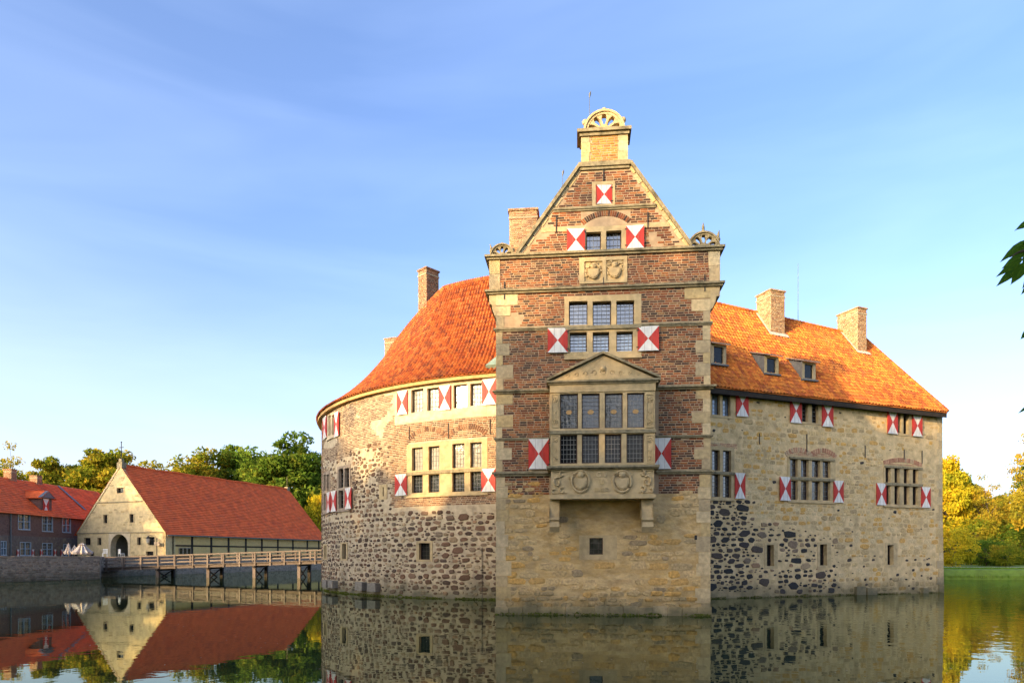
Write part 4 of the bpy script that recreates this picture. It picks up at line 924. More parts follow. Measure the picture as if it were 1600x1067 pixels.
# eave beam
mb = MB(); mb.box(A, U_L, U_R, WT - .02, WT + .17, -.3, .28, n=60); obj('eave_beam', mb, M['eave_timber'], rw)
# roof surface of revolution
def ridge(t):
    d = math.degrees(t); k = min(1, max(0, (d - 195) / 40)) ** 1.5
    return 14.0 - .25 * k, 15.0 + 3.6 * k
def rs(t, s):
    rr, zr = ridge(t); e = 18.17; r = e + (rr - e) * s; ze = 11.83
    return Vector((C0[0] + r * math.cos(t), C0[1] + r * math.sin(t), ze + (zr - ze) * (s + .45 * s * (s - 1))))
mb = MB(); nA, nS = 90, 12; vs = [rs(R(60 + 210 * i / nA), j / nS) for i in range(nA + 1) for j in range(nS + 1)]
mb.add([v - Vector((0, 0, .06)) for v in vs], [(i * (nS + 1) + j, (i + 1) * (nS + 1) + j, (i + 1) * (nS + 1) + j + 1, i * (nS + 1) + j + 1) for i in range(nA) for j in range(nS)])
for i in range(nA):    # inner slope to the courtyard
    t0, t1 = R(60 + 210 * i / nA), R(60 + 210 * (i + 1) / nA)
    q = lambda t: Vector((C0[0] + 9.4 * math.cos(t), C0[1] + 9.4 * math.sin(t), 11.8))
    mb.add([rs(t0, 1) - Vector((0, 0, .06)), rs(t1, 1) - Vector((0, 0, .06)), q(t1), q(t0)], [(0, 1, 2, 3)])
roof_l = obj('roof', mb, M['tile_l'], rw)
def tiles(surf, cols_, rows_, test, m, wid, ln, out):
    """surf(i, j) -> centre, across, up vectors"""
    for i in range(cols_):
        for j in range(rows_):
            P, X, Y = surf(i, j)
            if not test(P): continue
            Z = X.cross(Y).normalized(); j_ = random.uniform(-.012, .012)
            X2 = X; Y2 = Y; P2 = P + Z * (random.uniform(-.006, .008))
            Zs = Z * .42
            out.append(('tile', 0, Matrix(((X2.x, Y2.x, Zs.x, P2.x), (X2.y, Y2.y, Zs.y, P2.y), (X2.z, Y2.z, Zs.z, P2.z), (0, 0, 0, 1))), m, 1))
out = []; t_a, t_b = R(182), R(266); nc = int((t_b - t_a) * 18.17 / .235); nr = 27
def surf(i, j):
    t = t_a + (t_b - t_a) * (i + .5) / nc; s = (j + .5) / nr; p = rs(t, s)
    dt = (t_b - t_a) / nc; ds = 1 / nr
    return p, rs(t + dt / 2, s) - rs(t - dt / 2, s), (rs(t, s + ds / 2) - rs(t, s - ds / 2)) * 1.02
tiles(surf, nc, nr, lambda p: True, M['tile_l'], 0, 0, out)
emit('tile', out, roof_l, 300, 'tile_coursing')
mb = MB()
for i in range(130):
    t = R(182 + 84 * i / 130); t1 = R(182 + 84 * (i + 1.12) / 130); a_, b_ = rs(t, 1), rs(t1, 1)
    mb.tube([a_ + Vector((0, 0, -.02)), b_ + Vector((0, 0, .0))], [.13, .15], 7)
rt = obj('ridge_tile_row', mb, M['tile_l'], roof_l)
# copper skylight flashing near the tower
def on_ring(px, py):
    best = None
    for i in range(160):
        for j in range(40):
            t = R(190 + 75 * i / 160); p = rs(t, j / 40); x, y = proj(p); e = (x - px) ** 2 + (y - py) ** 2
            if best is None or e < best[0]: best = (e, t, j / 40, p)
    return best
_, t_, s_, p_ = on_ring(768, 568)
Xv = (rs(t_ + .01, s_) - rs(t_, s_)).normalized(); Yv = (rs(t_, s_ + .02) - rs(t_, s_)).normalized(); Zv = Xv.cross(Yv)
mb = MB(); pts = [p_ + Zv * .2 + Xv * dx + Yv * dy for dx, dy in ((-.25, -.35), (.9, -.35), (.9, .55), (.2, .55))]; mb.add([tuple(q) for q in pts] + [tuple(q - Zv * .25) for q in pts], [(0, 1, 2, 3), (0, 4, 5, 1), (1, 5, 6, 2), (2, 6, 7, 3), (3, 7, 4, 0)]); obj('skylight', mb, M['copper'], roof_l)
# chimneys on the round roof
def tang(t): return (-math.sin(t), math.cos(t))
t_ = R(226); c_ = rs(t_, .98); tg = tang(t_)
b_ = (c_.x - tg[0] * .45 + math.cos(t_) * .45, c_.y - tg[1] * .45 + math.sin(t_) * .45)
k_ = (666 - CX) / F
chx = Vector((b_[0] + tg[0] * .8, b_[1] + tg[1] * .8)); sh_ = k_ * chx.y - chx.x; b_ = (b_[0] + sh_, b_[1])
chimney(rw, b_, tg, .8, 1.0, 16.6, H0 + (HY - 419) / F * chx.y, cap=.35, bm='chim_red')
t_ = R(196); c_ = rs(t_, .97); tg = (.93, -.37)
yb = 51.5; chimney(rw, ((601 - CX) / F * yb, yb), tg, 1.0, .9, 14.5, H0 + (HY - 531) / F * yb, cap=.3, bm='chim_red')
# rest of the ring: outer wall behind, plain
mb = MB(); A2 = Arc(C0, RW, R(60)); grid_wall(mb, A2, 0, R(117) * RW, -1.5, WT, [], maxdu=1.0)
A3 = Arc(C0, 9.6, R(60))
for i in range(60):
    t0, t1 = R(60 + 3.5 * i), R(63.5 + 3.5 * i); q = lambda t, z: (C0[0] + 9.6 * math.cos(t), C0[1] + 9.6 * math.sin(t), z)
    mb.add([q(t0, 0), q(t1, 0), q(t1, 11.8), q(t0, 11.8)], [(0, 3, 2, 1)])
obj('rear_wall', mb, M['round_mortar'], rw)

# ================================================================== STRAIGHT WING (right)
a0 = Vector((10.63, 36.6)); b0_ = Vector((27.02, 42.9)); dd = (b0_ - a0).normalized()
W = Flat(tuple(a0 - dd * 5.5), tuple(b0_)); WL = W.len
sw = thing('straight_castle_wing', 'straight ochre stone castle wing with orange roof and dormers, right of the brick tower', 'castle', (19, 41, 0))
ZT = 11.15; ex = []
ex.append(window(W, sw, (1104, 606, 1146, 653), [(1112, 611, 1124.5, 648), (1128.5, 612.5, 1141, 650)], cames=(3, 6), sill=False, gl='glass_sky' if 'glass_sky' in M else 'glass'))
ex.append(window(W, sw, (1249, 623.5, 1284, 663), [(1252.5, 628, 1262, 659), (1268, 630, 1278, 661)], cames=(2, 5), sill=False, gl='glass_dark'))
ex.append(window(W, sw, (1400, 642, 1424, 681), [(1401.5, 646, 1407.5, 676), (1411, 647, 1419, 678)], cames=None, sill=False, gl='glass_dark'))
ex.append(window(W, sw, (1104, 698, 1147, 780), [(1112, 703, 1124.5, 735), (1129, 704, 1142, 737), (1112, 741, 1124.5, 776), (1129, 743, 1142, 777)], cames=(3, 6), transom=[(1104, 1147, 739, 4)]))
l2 = []
for x0, x1 in ((1234, 1246), (1251, 1263), (1268, 1281), (1285, 1297)):
    k = (x0 - 1234) / 63; l2 += [(x0, 717 + 4.5 * k, x1, 744.5 + 2 * k), (x0, 750.5 + 2.5 * k, x1, 780.5 + 1.5 * k)]
ex.append(window(W, sw, (1230, 713, 1305, 784), l2, cames=(2, 4), gl='glass', transom=[(1232, 1302, 748.5, 4), (1232, 1303, 717, 3)], casement=True))
l3 = []
for x0, x1 in ((1383, 1391), (1397, 1405), (1411.5, 1420), (1425.5, 1434)):
    k = (x0 - 1383) / 51; l3 += [(x0, 730 + 3 * k, x1, 754 + 1.5 * k), (x0, 758.5 + 2 * k, x1, 787.5 + 1.5 * k)]
ex.append(window(W, sw, (1380, 727, 1440, 791), l3, cames=None, gl='glass_dark', transom=[(1381, 1440, 757, 4), (1381, 1440, 730.5, 3)]))
for (x0, y0, x1, y1) in ((1198, 851, 1209, 884), (1281, 850, 1292, 883), (1386.5, 851, 1396, 882)):
    ex.append(window(W, sw, (x0 - 4, y0 - 3, x1 + 6, y1 + 4), [(x0, y0, x1, y1)], cames=None, gl='glass_dark', sill=False, proud=.02, depth=.3))
nwin = len(ex)
for s in ((1149, 612, 1167, 651, -1), (1233, 624, 1251, 661, 1), (1283, 630, 1299, 667, -1), (1384, 642, 1401, 678, 1), (1424, 649, 1438, 682, -1), (1147, 739, 1162, 779, -1), (1216, 745, 1234, 782, 1), (1301, 751, 1316, 785, -1), (1368, 755, 1383, 789, 1), (1438, 761, 1451, 793, -1)):
    q = shutter(W, sw, *s[:4], hinge=s[4]); ex.append(q)
mb = MB(); grid_wall(mb, W, 0, WL, -1.5, ZT, ex[:nwin])
# end wall and rear walls of the wing, outer and courtyard side
B2 = Vector((31.6, 58.2)); Dp = Vector((C0[0] + RW * math.cos(R(60)), C0[1] + RW * math.sin(R(60))))
E1 = Flat(tuple(b0_), tuple(B2)); E2 = Flat(tuple(B2), tuple(Dp))
grid_wall(mb, E1, 0, E1.len, -1.5, ZT, []); grid_wall(mb, E2, 0, E2.len, -1.5, ZT, [])
obj('wall', mb, M['wing_mortar'], sw)
mb = MB()
for i in range(22):     # battered corner stones at the far right corner
    z = i * .5; k = .5 if i % 2 else .32; ba = .10 * max(0, 1 - z / 5)
    bb = MB(); bb.box(W, WL - k, WL + .02 + ba, z + .006, z + .494, -.3, .012 + ba * .3); obj('quoin', bb, M['quoin'], sw)
    ex.append((WL - k, WL, z, z + .5))
br = []
for (xa, xb, y0, rise, nb) in ((1229, 1267, 715, .32, 13), (1267, 1305, 716, .32, 13), (1381, 1440, 728, .25, 22)):
    ua, zq = W.px(xa, y0); ub, z2 = W.px(xb, y0); arch_bricks(W, ua, ub, zq + .05, rise, M['arch_brick'], nb, h=.28, out=br)
ub0, _ = W.px(1228, 710); ub1, _ = W.px(1306, 710); q1 = (ub0, ub1, W.px(1267, 713)[1], W.px(1267, 696)[1])
bricks(W, ub0, ub1, q1[2] - .02, q1[2] + .2, [], M['arch_brick'], out=br, hh=.085)
vb0, _ = W.px(1380, 710); vb1, _ = W.px(1441, 710); q2 = (vb0, vb1, W.px(1410, 728)[1], W.px(1410, 708)[1]); bricks(W, vb0, vb1, q2[2] - .05, q2[2] + .14, [], M['arch_brick'], out=br, hh=.085)
q3 = (W.px(1104, 700)[0], W.px(1152, 700)[0], W.px(1125, 700)[1] + .03, W.px(1125, 692)[1]); bricks(W, *q3, [], M['arch_brick'], out=br, hh=.085)
emit('brick', br, sw, 300); ex += [q1, q2, q3]
def basalt_zone(x, y, ww=.3):
    n = noise.noise(Vector((x / 42, y / 42, 2.2))); n2 = noise.noise(Vector((x / 18, y / 12, 5.2))); B_ = M['basalt'] if random.random() < .72 or x < 1166 else M['mid_stone']; lib = 'stone' if random.random() < .5 else 'block'
    if y > 924: return None
    if x < 1166 + 10 * n and y > 783: return (B_, 1, lib, .05)
    if y < 808 + (x - 1166) * .22: return (B_, .003, lib, .03) if ww < .3 else None
    if x < 1310 and y > 816 + 22 * n: return (B_, (.5 if n2 < .15 else .12) * (1 - max(0, x - 1180) / 210), lib, .045)
    return (B_, .05 if n2 > .2 else .006, lib, .04) if ww < .42 else None
st = darts(W, 3.5, WL - .4, .2, ZT - .4, ex, basalt_zone, [(.5, .9, .38, .6, 700), (.3, .5, .42, .75, 3600), (.18, .3, .45, .8, 9000), (.09, .18, .35, .8, 12000)])
occ = [( (Vector(p[2].translation.xy) - W.o).dot(W.d), p[2].translation.z, p[4]) for p in st]
import collections
grid_ = collections.defaultdict(list)
for o_ in occ: grid_[(int(o_[0]), int(o_[1]))].append(o_)
def wing_zone(x, y):
    n = noise.noise(Vector((x / 42, y / 42, 2.2)))
    if x < 1170 and y > 778: return None
    k = .012 if random.random() < .75 else .03
    if y < 690 and n > .15: return (M['wing_stone'], .5, 'block', .9, k)
    return (M['wing_stone'], .93 if n < .35 else .6, 'block', .95, k)
for p in rubble(W, 3.5, WL - .3, .15, ZT - .25, ex, wing_zone, rows=(.15, .36), asp=(1.0, 2.6)):
    t = p[2].translation; u = (Vector(t.xy) - W.o).dot(W.d)
    if all(abs(o_[0] - u) > (o_[2] + p[4]) * .42 or abs(o_[1] - t.z) > .22 for a in (-1, 0, 1) for b in (-1, 0, 1) for o_ in grid_[(int(u) + a, int(t.z) + b)]): st.append(p)
emit('stone', st, sw, 300)
for x, y0, y1 in ((1186, 677, 694), (1260, 678, 706), (1351, 696, 715), (1412, 702, 718), (1440, 704, 724)): anchor(W, sw, x, y0, y1)
for (x0, y0, x1, y1) in ((1338, 916, 1352, 926), (1355, 918, 1370, 929), (1442, 918, 1450, 926)):
    q = rect_px(W, x0, y0, x1, y1, w=.15); mb = MB(); mb.box(W, q[0], q[1], -.4, q[3], -.1, .2); obj('plinth_block', mb, M['quoin'], sw)
# roof of the wing
OV = .45
ul, zl = W.px(1112, 603, OV); ur, zr_ = W.px(1481, 643.5, OV)
zeave = lambda u: zl + (zr_ - zl) * (u - ul) / (ur - ul)
SB = 4.3
u1_, z1_ = W.px(1115, 474, -SB); u2_, z2_ = W.px(1345, 526, -SB)
zridge = lambda u: z1_ + (z2_ - z1_) * (u - u1_) / (u2_ - u1_)
def wr(u, s): return W(u, zeave(u) + (zridge(u) - zeave(u)) * s, OV - (OV + SB) * s)
HIP0, HIP1 = ur, u2_ + .1
mb = MB(); v0 = -3.0
low = Vector((0, 0, -.07))
mb.add([wr(v0, 0) + low, wr(HIP0, 0) + low, wr(HIP1, 1) + low, wr(v0, 1) + low], [(0, 1, 2, 3)])
rr2 = Vector((*(B2 + Vector((-6.2, -1.6))), z2_)); ec = E1(E1.len + .3, zr_, OV)
mb.add([wr(HIP0, 0) + low, ec, rr2, wr(HIP1, 1) + low], [(0, 1, 2, 3)])
rr3 = Vector((C0[0] + 13.75 * math.cos(R(60)), C0[1] + 13.75 * math.sin(R(60)), 17.0)); e3 = Vector((Dp.x + .2, Dp.y + .4, 11.6))
mb.add([ec, e3, rr3, rr2], [(0, 1, 2, 3)])
inn = [W(v0, 11.3, -8.6), W(HIP1 - 2.2, 11.3, -8.6), Vector((rr2.x - 4, rr2.y - 1.5, 11.3)), Vector((C0[0] + 9.5 * math.cos(R(60)), C0[1] + 9.5 * math.sin(R(60)), 11.5))]
mb.add([wr(v0, 1) + low, wr(HIP1, 1) + low, rr2, rr3] + inn, [(0, 1, 5, 4), (1, 2, 6, 5), (2, 3, 7, 6)])
g0 = [Vector((p.x, p.y, 0)) for p in inn]; mb.add(inn + g0, [(0, 1, 5, 4), (1, 2, 6, 5), (2, 3, 7, 6)])
roof_r = obj('roof', mb, M['tile_r'], sw)
out = []; tw_, slen = .235, math.hypot(OV + SB, z1_ - zl); nr = 26; nc = int((HIP0 - 3.2) / tw_)
def surf2(i, j):
    u = 3.2 + (i + .5) * tw_; s = (j + .5) / nr + .004 * math.sin(i * .7)
    return wr(u, s) + Vector((0, 0, .02 * noise.noise(Vector((u * .6, s * 5, 0))))), wr(u + tw_ / 2, s) - wr(u - tw_ / 2, s), (wr(u, s + .5 / nr) - wr(u, s - .5 / nr)) * 1.02
def t2(p):
    # left of the hip line
    w_ = (Vector(p.xy) - W.o).dot(W.n); u = (Vector(p.xy) - W.o).dot(W.d); s = (OV - w_) / (OV + SB)
    return u < HIP0 + (HIP1 - HIP0) * s - .05
tiles(surf2, nc, nr, t2, M['tile_r'], 0, 0, out)
emit('tile', out, roof_r, 300, 'tile_coursing')
mb = MB()
for i in range(60):
    a_, b_ = 3.2 + (HIP1 - 3.2) * i / 60, 3.2 + (HIP1 - 3.2) * (i + 1.1) / 60; mb.tube([wr(a_, 1), wr(b_, 1) + Vector((0, 0, .02))], [.12, .14], 7)
for i in range(32):
    s0, s1 = i / 32, (i + 1.1) / 32; mb.tube([wr(HIP0 + (HIP1 - HIP0) * s0, s0) + Vector((0, 0, .03)), wr(HIP0 + (HIP1 - HIP0) * s1, s1) + Vector((0, 0, .05))], [.12, .13], 7)
obj('ridge_tile_row', mb, M['tile_r'], roof_r)
# dark eave board and soffit
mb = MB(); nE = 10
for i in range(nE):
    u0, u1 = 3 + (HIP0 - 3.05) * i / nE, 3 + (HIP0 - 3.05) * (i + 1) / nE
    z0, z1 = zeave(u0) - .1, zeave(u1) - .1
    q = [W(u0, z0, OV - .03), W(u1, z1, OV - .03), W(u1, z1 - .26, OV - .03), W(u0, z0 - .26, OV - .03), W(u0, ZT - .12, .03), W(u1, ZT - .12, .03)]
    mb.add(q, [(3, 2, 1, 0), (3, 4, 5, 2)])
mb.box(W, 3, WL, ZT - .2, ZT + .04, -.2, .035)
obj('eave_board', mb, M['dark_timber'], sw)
# dormers
def wing_roof_at(px, py):
    lo, hi = 0.0, 1.0
    for _ in range(40):
        s = (lo + hi) / 2; w_ = OV - (OV + SB) * s; u, z = W.px(px, py, w_)
        if z > zeave(u) + (zridge(u) - zeave(u)) * s: lo = s      # the ray is still above the roof at this depth
        else: hi = s
    return u, s, w_
for (x0, y0, x1, y1) in ((1114, 541, 1132, 569), (1197, 559, 1214, 584), (1256, 568.5, 1272, 593)):
    lo_hi = wing_roof_at((x0 + x1) / 2, y1 + 2)
    # walk from the eave up until the roof is reached along the ray
    best = min(((abs(proj(wr(u_, s_))[0] - (x0 + x1) / 2) + abs(proj(wr(u_, s_))[1] - (y1 + 2)), u_, s_) for u_ in np.arange(4, 24, .1) for s_ in np.arange(0, .8, .01)))
    _, u_, s_ = best; wd = OV - (OV + SB) * s_ + .03
    q = rect_px(W, x0, y0, x1, y1, w=wd); dep = 2.6
    mb = MB(); zt_ = q[3] + .1; a_, b_ = q[0] - .12, q[1] + .12
    hole = (q[0] + .06, q[1] - .06, q[2] + .06, q[3] - .02)
    grid_wall(mb, W, a_, b_, q[2] - .25, zt_, [hole], w=wd, reveal=.12, mi=0)
    mb.add([W(a_, q[2] - .3, wd), W(a_, zt_, wd), W(a_, zt_ + .9, wd - dep), W(a_, q[2] - .3, wd - dep), W(b_, q[2] - .3, wd), W(b_, zt_, wd), W(b_, zt_ + .9, wd - dep), W(b_, q[2] - .3, wd - dep)], [(0, 1, 2, 3), (4, 7, 6, 5)], 1)
    d_ = obj('dormer', mb, [M['quoin'], M['slate']], roof_r)
    mb = MB(); mb.add([W(a_ - .12, zt_ - .04, wd + .22), W(b_ + .12, zt_ - .04, wd + .22), W(b_ + .12, zt_ + .95, wd - dep), W(a_ - .12, zt_ + .95, wd - dep), W(a_ - .12, zt_ + .03, wd + .22), W(b_ + .12, zt_ + .03, wd + .22), W(b_ + .12, zt_ + 1.02, wd - dep), W(a_ - .12, zt_ + 1.02, wd - dep)], [(0, 3, 2, 1), (4, 5, 6, 7), (0, 1, 5, 4), (0, 4, 7, 3), (1, 2, 6, 5)])
    obj('dormer_roof', mb, M['lime'], d_) if False else link(bpy.data.objects.new('dormer_roof', mb.mesh('dormer_roof', [M['slate_warm'] if 'slate_warm' in M else M['lime']])), roof_r)
    mb = MB(); mb.box(W, hole[0] - .01, hole[1] + .01, hole[2] - .01, hole[3] + .01, wd - .12, wd - .1); link(bpy.data.objects.new('dormer_pane', mb.mesh('dormer_pane', [M['glass_dark']])), roof_r)
    mb = MB(); mb.box(W, a_ - .05, b_ + .05, q[2] - .1, q[2] - .02, wd - .05, wd + .16); link(bpy.data.objects.new('dormer_sill', mb.mesh('dormer_sill', [M['lead']])), roof_r)
# chimneys on the wing, aligned with it; near corner at a photo column
def wing_chimney(xl, xc, xr, ytop, wd, z0):
    uc_, zt_ = W.px(xc, ytop, wd); uR, _ = W.px(xr, ytop, wd)
    # depth so that the rear-left corner shows at column xl
    dep = .6
    for _ in range(60):
        if proj(W(uc_, 0, wd - dep))[0] < xl: break
        dep += .05
    chimney(sw, tuple(W(uc_, 0, wd).xy), tuple(W.d), uR - uc_, dep, z0, zt_ - .1)
    q = wr(uc_, .5); mb = MB()
    sw_ = (OV - wd) / (OV + SB)
    for k in range(1):
        s1 = (OV - wd - .03) / (OV + SB); s2 = min(1, (OV - wd + dep) / (OV + SB))
        P = lambda u, s: wr(u, s) + Vector((0, 0, .12))
        mb.add([P(uc_ - .22, s1 - .04), P(uR + .2, s1 - .04), P(uR + .2, s1), P(uc_ - .22, s1), P(uc_ - .02, s1), P(uc_ - .02, s2), P(uc_ - .22, s2)], [(0, 1, 2, 3), (3, 4, 5, 6)])
    obj('flashing', mb, M['lime'], roof_r)
wing_chimney(1182, 1204, 1226, 451, -3.1, 14.6)
wing_chimney(1309, 1340, 1354, 479, -3.0, 14.4)
u_, zt_ = W.px(1247, 412, -SB); mb = MB(); mb.tube([W(u_, zridge(u_) - .2, -SB), W(u_, zt_, -SB)], [.02, .012], 5); obj('antenna', mb, M['lead'], sw)
u_, zt_ = W.px(1325, 460, -SB - 1)

# ================================================================== RETAINING WALLS AND BRIDGE
M['pale_bank'] = mat('pale_bank_stone', [(0.27, 0.22, 0.16), (0.33, 0.27, 0.2), (0.22, 0.18, 0.13)], rnd=True, nscale=3, namt=.3, bump=.4, bscale=8)
def stone_wall(name, label, a, b, z1, m='bank_stone', mort='bank_mortar', limit=300, thick=.6, rows=(.16, .3)):
    fr = Flat(a, b); t = thing(name, label, 'wall', (*((Vector(a) + Vector(b)) / 2), 0))
    mb = MB(); mb.box(fr, 0, fr.len, -1.5, z1 - .1, -thick, 0); obj('wall_core', mb, M[mort], t)
    u = 0
    while u < fr.len - .1:
        ln = min(random.uniform(.7, 1.1), fr.len - u); mb = MB(); mb.box(fr, u + .008, u + ln - .008, z1 - .1, z1 + random.uniform(-.01, .02), -thick - .04, .05); obj('coping_stone', mb, M['bank_stone'], t); u += ln
    emit('stone', rubble(fr, 0, fr.len, 0, z1 - .12, [], lambda x, y: (M[m], .95, 'block', .92, .035), rows=rows, asp=(1.2, 2.6)), t, limit); return fr
stone_wall('retaining_wall', 'long brown stone retaining wall in front of the brick house, left edge', (-55.5, 44), (-40.4, 66.9), 2.26)
stone_wall('quay_wall', 'shaded stone quay wall beside the bridge head under the gatehouse', (-44.15, 73.4), (-42.1, 85.7), 2.2)
stone_wall('quay_wall', 'short angled stone wall where the footbridge meets the terrace', (-40.4, 66.92), (-44.15, 73.38), 2.22)
stone_wall('bank_wall', 'low pale bank wall below the timber-framed barn side, behind the bridge', (-42.1, 85.72), (-29.3, 120.2), 1.95, limit=150, m='pale_bank', mort='pale_bank')

P0, P1 = Vector((-43.7, 73.0)), Vector((-3.0, 69.7))
BF = Flat(tuple(P0), tuple(P1)); BL = BF.len; BW = 3.0
bridge = thing('footbridge', 'long wooden footbridge with post railings crossing the moat to the castle', 'bridge', (-22, 71, 0))
zd = lambda u: 1.08 + .033 * min(u, 26)
def sloped(mb, u0, u1, dz0, dz1, w0, w1):
    vs = [BF(u0, zd(u0) + dz0, w1), BF(u1, zd(u1) + dz0, w1), BF(u1, zd(u1) + dz1, w1), BF(u0, zd(u0) + dz1, w1), BF(u0, zd(u0) + dz0, w0), BF(u1, zd(u1) + dz0, w0), BF(u1, zd(u1) + dz1, w0), BF(u0, zd(u0) + dz1, w0)]
    mb.add(vs, [(0, 1, 2, 3), (5, 4, 7, 6), (1, 5, 6, 2), (4, 0, 3, 7), (3, 2, 6, 7), (4, 5, 1, 0)])
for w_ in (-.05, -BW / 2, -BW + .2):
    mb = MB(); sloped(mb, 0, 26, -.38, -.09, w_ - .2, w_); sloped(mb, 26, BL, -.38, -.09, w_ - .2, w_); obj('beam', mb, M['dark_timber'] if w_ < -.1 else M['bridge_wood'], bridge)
n = int(BL / .215)
pm = MB(); pm.box(lambda u, z, w: Vector((u, z, w)), -.098, .098, -.03, .03, -BW / 2 - .12, BW / 2 + .12); pmesh = pm.mesh('plank', [M['bridge_wood']])
for i in range(n):
    u = (i + .5) * BL / n; link(bpy.data.objects.new('plank', pmesh), bridge, fmat(BF, u, zd(u) - .05, -BW / 2, 1, 1, 1))
posts = [165, 190, 219, 246, 272, 300, 323, 348, 373, 397, 421, 443, 467, 491, 515, 540, 564]
for side, w_ in ((0, .0), (1, -BW)):
    for x in posts:
        u = BF.px(x, 880)[0] + .1; mb = MB(); mb.box(BF, u - .08, u + .08, zd(u) - .42, zd(u) + 1.0, w_ - .06, w_ + .08); obj('post', mb, M['bridge_wood'], bridge)
    for dz, t in ((.98, .06), (.62, .05), (.26, .05)):
        mb = MB(); o = .08 if side == 0 else 0
        hh2 = dz + (.1 if dz > .9 else .12); wa_, wb_ = w_ - (.12 if dz > .9 else .1), w_ + (.13 if dz > .9 else -.062); sloped(mb, 0, 26, dz, hh2, wa_, wb_); sloped(mb, 26, BL, dz, hh2, wa_, wb_); obj('rail', mb, M['bridge_wood'], bridge)
for x in (246, 325, 397, 467, 540):
    u = BF.px(x, 900)[0]; zt_ = zd(u) - .38
    for w_ in (-.1, -BW + .1):
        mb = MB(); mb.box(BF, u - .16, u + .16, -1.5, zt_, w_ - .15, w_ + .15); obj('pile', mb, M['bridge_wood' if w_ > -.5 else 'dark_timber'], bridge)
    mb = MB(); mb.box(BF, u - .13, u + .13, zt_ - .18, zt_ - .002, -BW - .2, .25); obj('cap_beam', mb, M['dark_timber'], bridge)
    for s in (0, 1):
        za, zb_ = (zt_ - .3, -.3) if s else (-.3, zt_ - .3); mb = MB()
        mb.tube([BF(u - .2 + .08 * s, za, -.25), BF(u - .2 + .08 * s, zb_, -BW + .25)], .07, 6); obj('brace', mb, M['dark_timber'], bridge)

# ================================================================== GATEHOUSE BARN
G = Vector((-44.7, 88.0)); gd = Vector((.94, -.34)).normalized(); GL = G - gd * 15.6
GF = Flat(tuple(GL), tuple(G)); GW = GF.len
gate = thing('gatehouse', 'long gatehouse barn with pale stone gable, arched gateway and big red roof', 'gatehouse', (*((GL + G) / 2), 2))
ge = 5.35; gp = 14.2; g0z = 2.0
GLf = lambda z: max(0, (z - ge) / (gp - ge) * GW / 2); GRf = lambda z: GW - GLf(z)
gex = []
for (x0, y0, x1, y1) in ((132, 840, 142, 851), (153, 840, 158.5, 851), (215, 839, 220.5, 851), (232, 838.5, 242, 851), (229, 861, 240, 868), (140, 862, 147, 868), (162, 804, 168, 817), (203, 803, 209, 816), (183, 762, 193.5, 770)):
    gex.append(window(GF, gate, (x0 - 1, y0 - 1.2, x1 + 1, y1 + 1), [(x0, y0, x1, y1)], cames=(2, 2), gl='glass_dark', lead='frame', sill=False, proud=.05, depth=.25))
# gateway: arched opening
gx0, gx1 = GF.px(173, 860)[0], GF.px(200.5, 860)[0]; gzs = GF.px(187, 853)[1]; gr_ = (gx1 - gx0) / 2; gcx = (gx0 + gx1) / 2
gate_rect = (gx0 - .35, gx1 + .35, g0z, gzs + gr_ + .35)
mb = MB(); grid_wall(mb, GF, 0, GW, 1.0, ge, gex + [gate_rect]); grid_wall(mb, GF, 0, GW, ge, gp, gex, Lf=GLf, Rf=GRf, cutz=[ge + (gp - ge) * i / 6 for i in range(7)])
SF = Flat(tuple(G), tuple(G + Vector((.34, .94)).normalized() * 34.3)); SL = SF.len
BFc = Flat(tuple(GL + Vector((.34, .94)).normalized() * 34.3), tuple(GL)); grid_wall(mb, BFc, 0, BFc.len, 1.0, ge, [])
RE = Flat(tuple(SF(SL, 0, 0).xy), tuple(BFc(0, 0, 0).xy)); grid_wall(mb, RE, 0, GW, 1, ge, []); grid_wall(mb, RE, 0, GW, ge, gp - .1, [], Lf=GLf, Rf=GRf)
obj('wall', mb, M['gate_wall'], gate)
# arch ring: face with curved opening
mb = MB(); k = 16; ring = [(gcx - gr_ * math.cos(math.pi * i / k), gzs + gr_ * 1.02 * math.sin(math.pi * i / k)) for i in range(k + 1)]
out_ = [(gate_rect[0], gzs)] + [None] * 0
for i in range(k):
    p, q = ring[i], ring[i + 1]
    e0 = (gcx - (gr_ + .35) * max(-1, min(1, math.cos(math.pi * i / k) * 1.4)), gzs + (gr_ + .35) * min(1, math.sin(math.pi * i / k) * 1.4)); e1 = (gcx - (gr_ + .35) * max(-1, min(1, math.cos(math.pi * (i + 1) / k) * 1.4)), gzs + (gr_ + .35) * min(1, math.sin(math.pi * (i + 1) / k) * 1.4))
    mb.add([GF(*p, .04), GF(*q, .04), GF(*e1, .04), GF(*e0, .04)], [(3, 2, 1, 0)[::-1]])
    mb.add([GF(*p, .04), GF(*q, .04), GF(*q, -.8), GF(*p, -.8)], [(0, 1, 2, 3)])
for a_, b_ in ((gate_rect[0], gx0), (gx1, gate_rect[1])): mb.box(GF, a_, b_, g0z, gzs, -.8, .04)
gy = obj('gateway', mb, M['plaster'], gate)
mb = MB(); mb.box(GF, gate_rect[0] - .2, gate_rect[1] + .2, 1.5, gate_rect[3] + .2, -6.5, -6.3); mb.box(GF, gate_rect[0] - .2, gate_rect[0], 1.5, gate_rect[3] + .2, -6.3, -.8); mb.box(GF, gate_rect[1], gate_rect[1] + .2, 1.5, gate_rect[3] + .2, -6.3, -.8); mb.box(GF, gate_rect[0], gate_rect[1], gate_rect[3], gate_rect[3] + .2, -6.3, -.8)
obj('passage_wall', mb, M['slate'], gy)
for z in (ge, GF.px(190, 784)[1]):
    mb = MB(); mb.box(GF, GLf(z) + .05, GRf(z) - .05, z - .06, z + .06, -.05, .1); obj('string_course', mb, M['moss_stone'], gate)
st = []
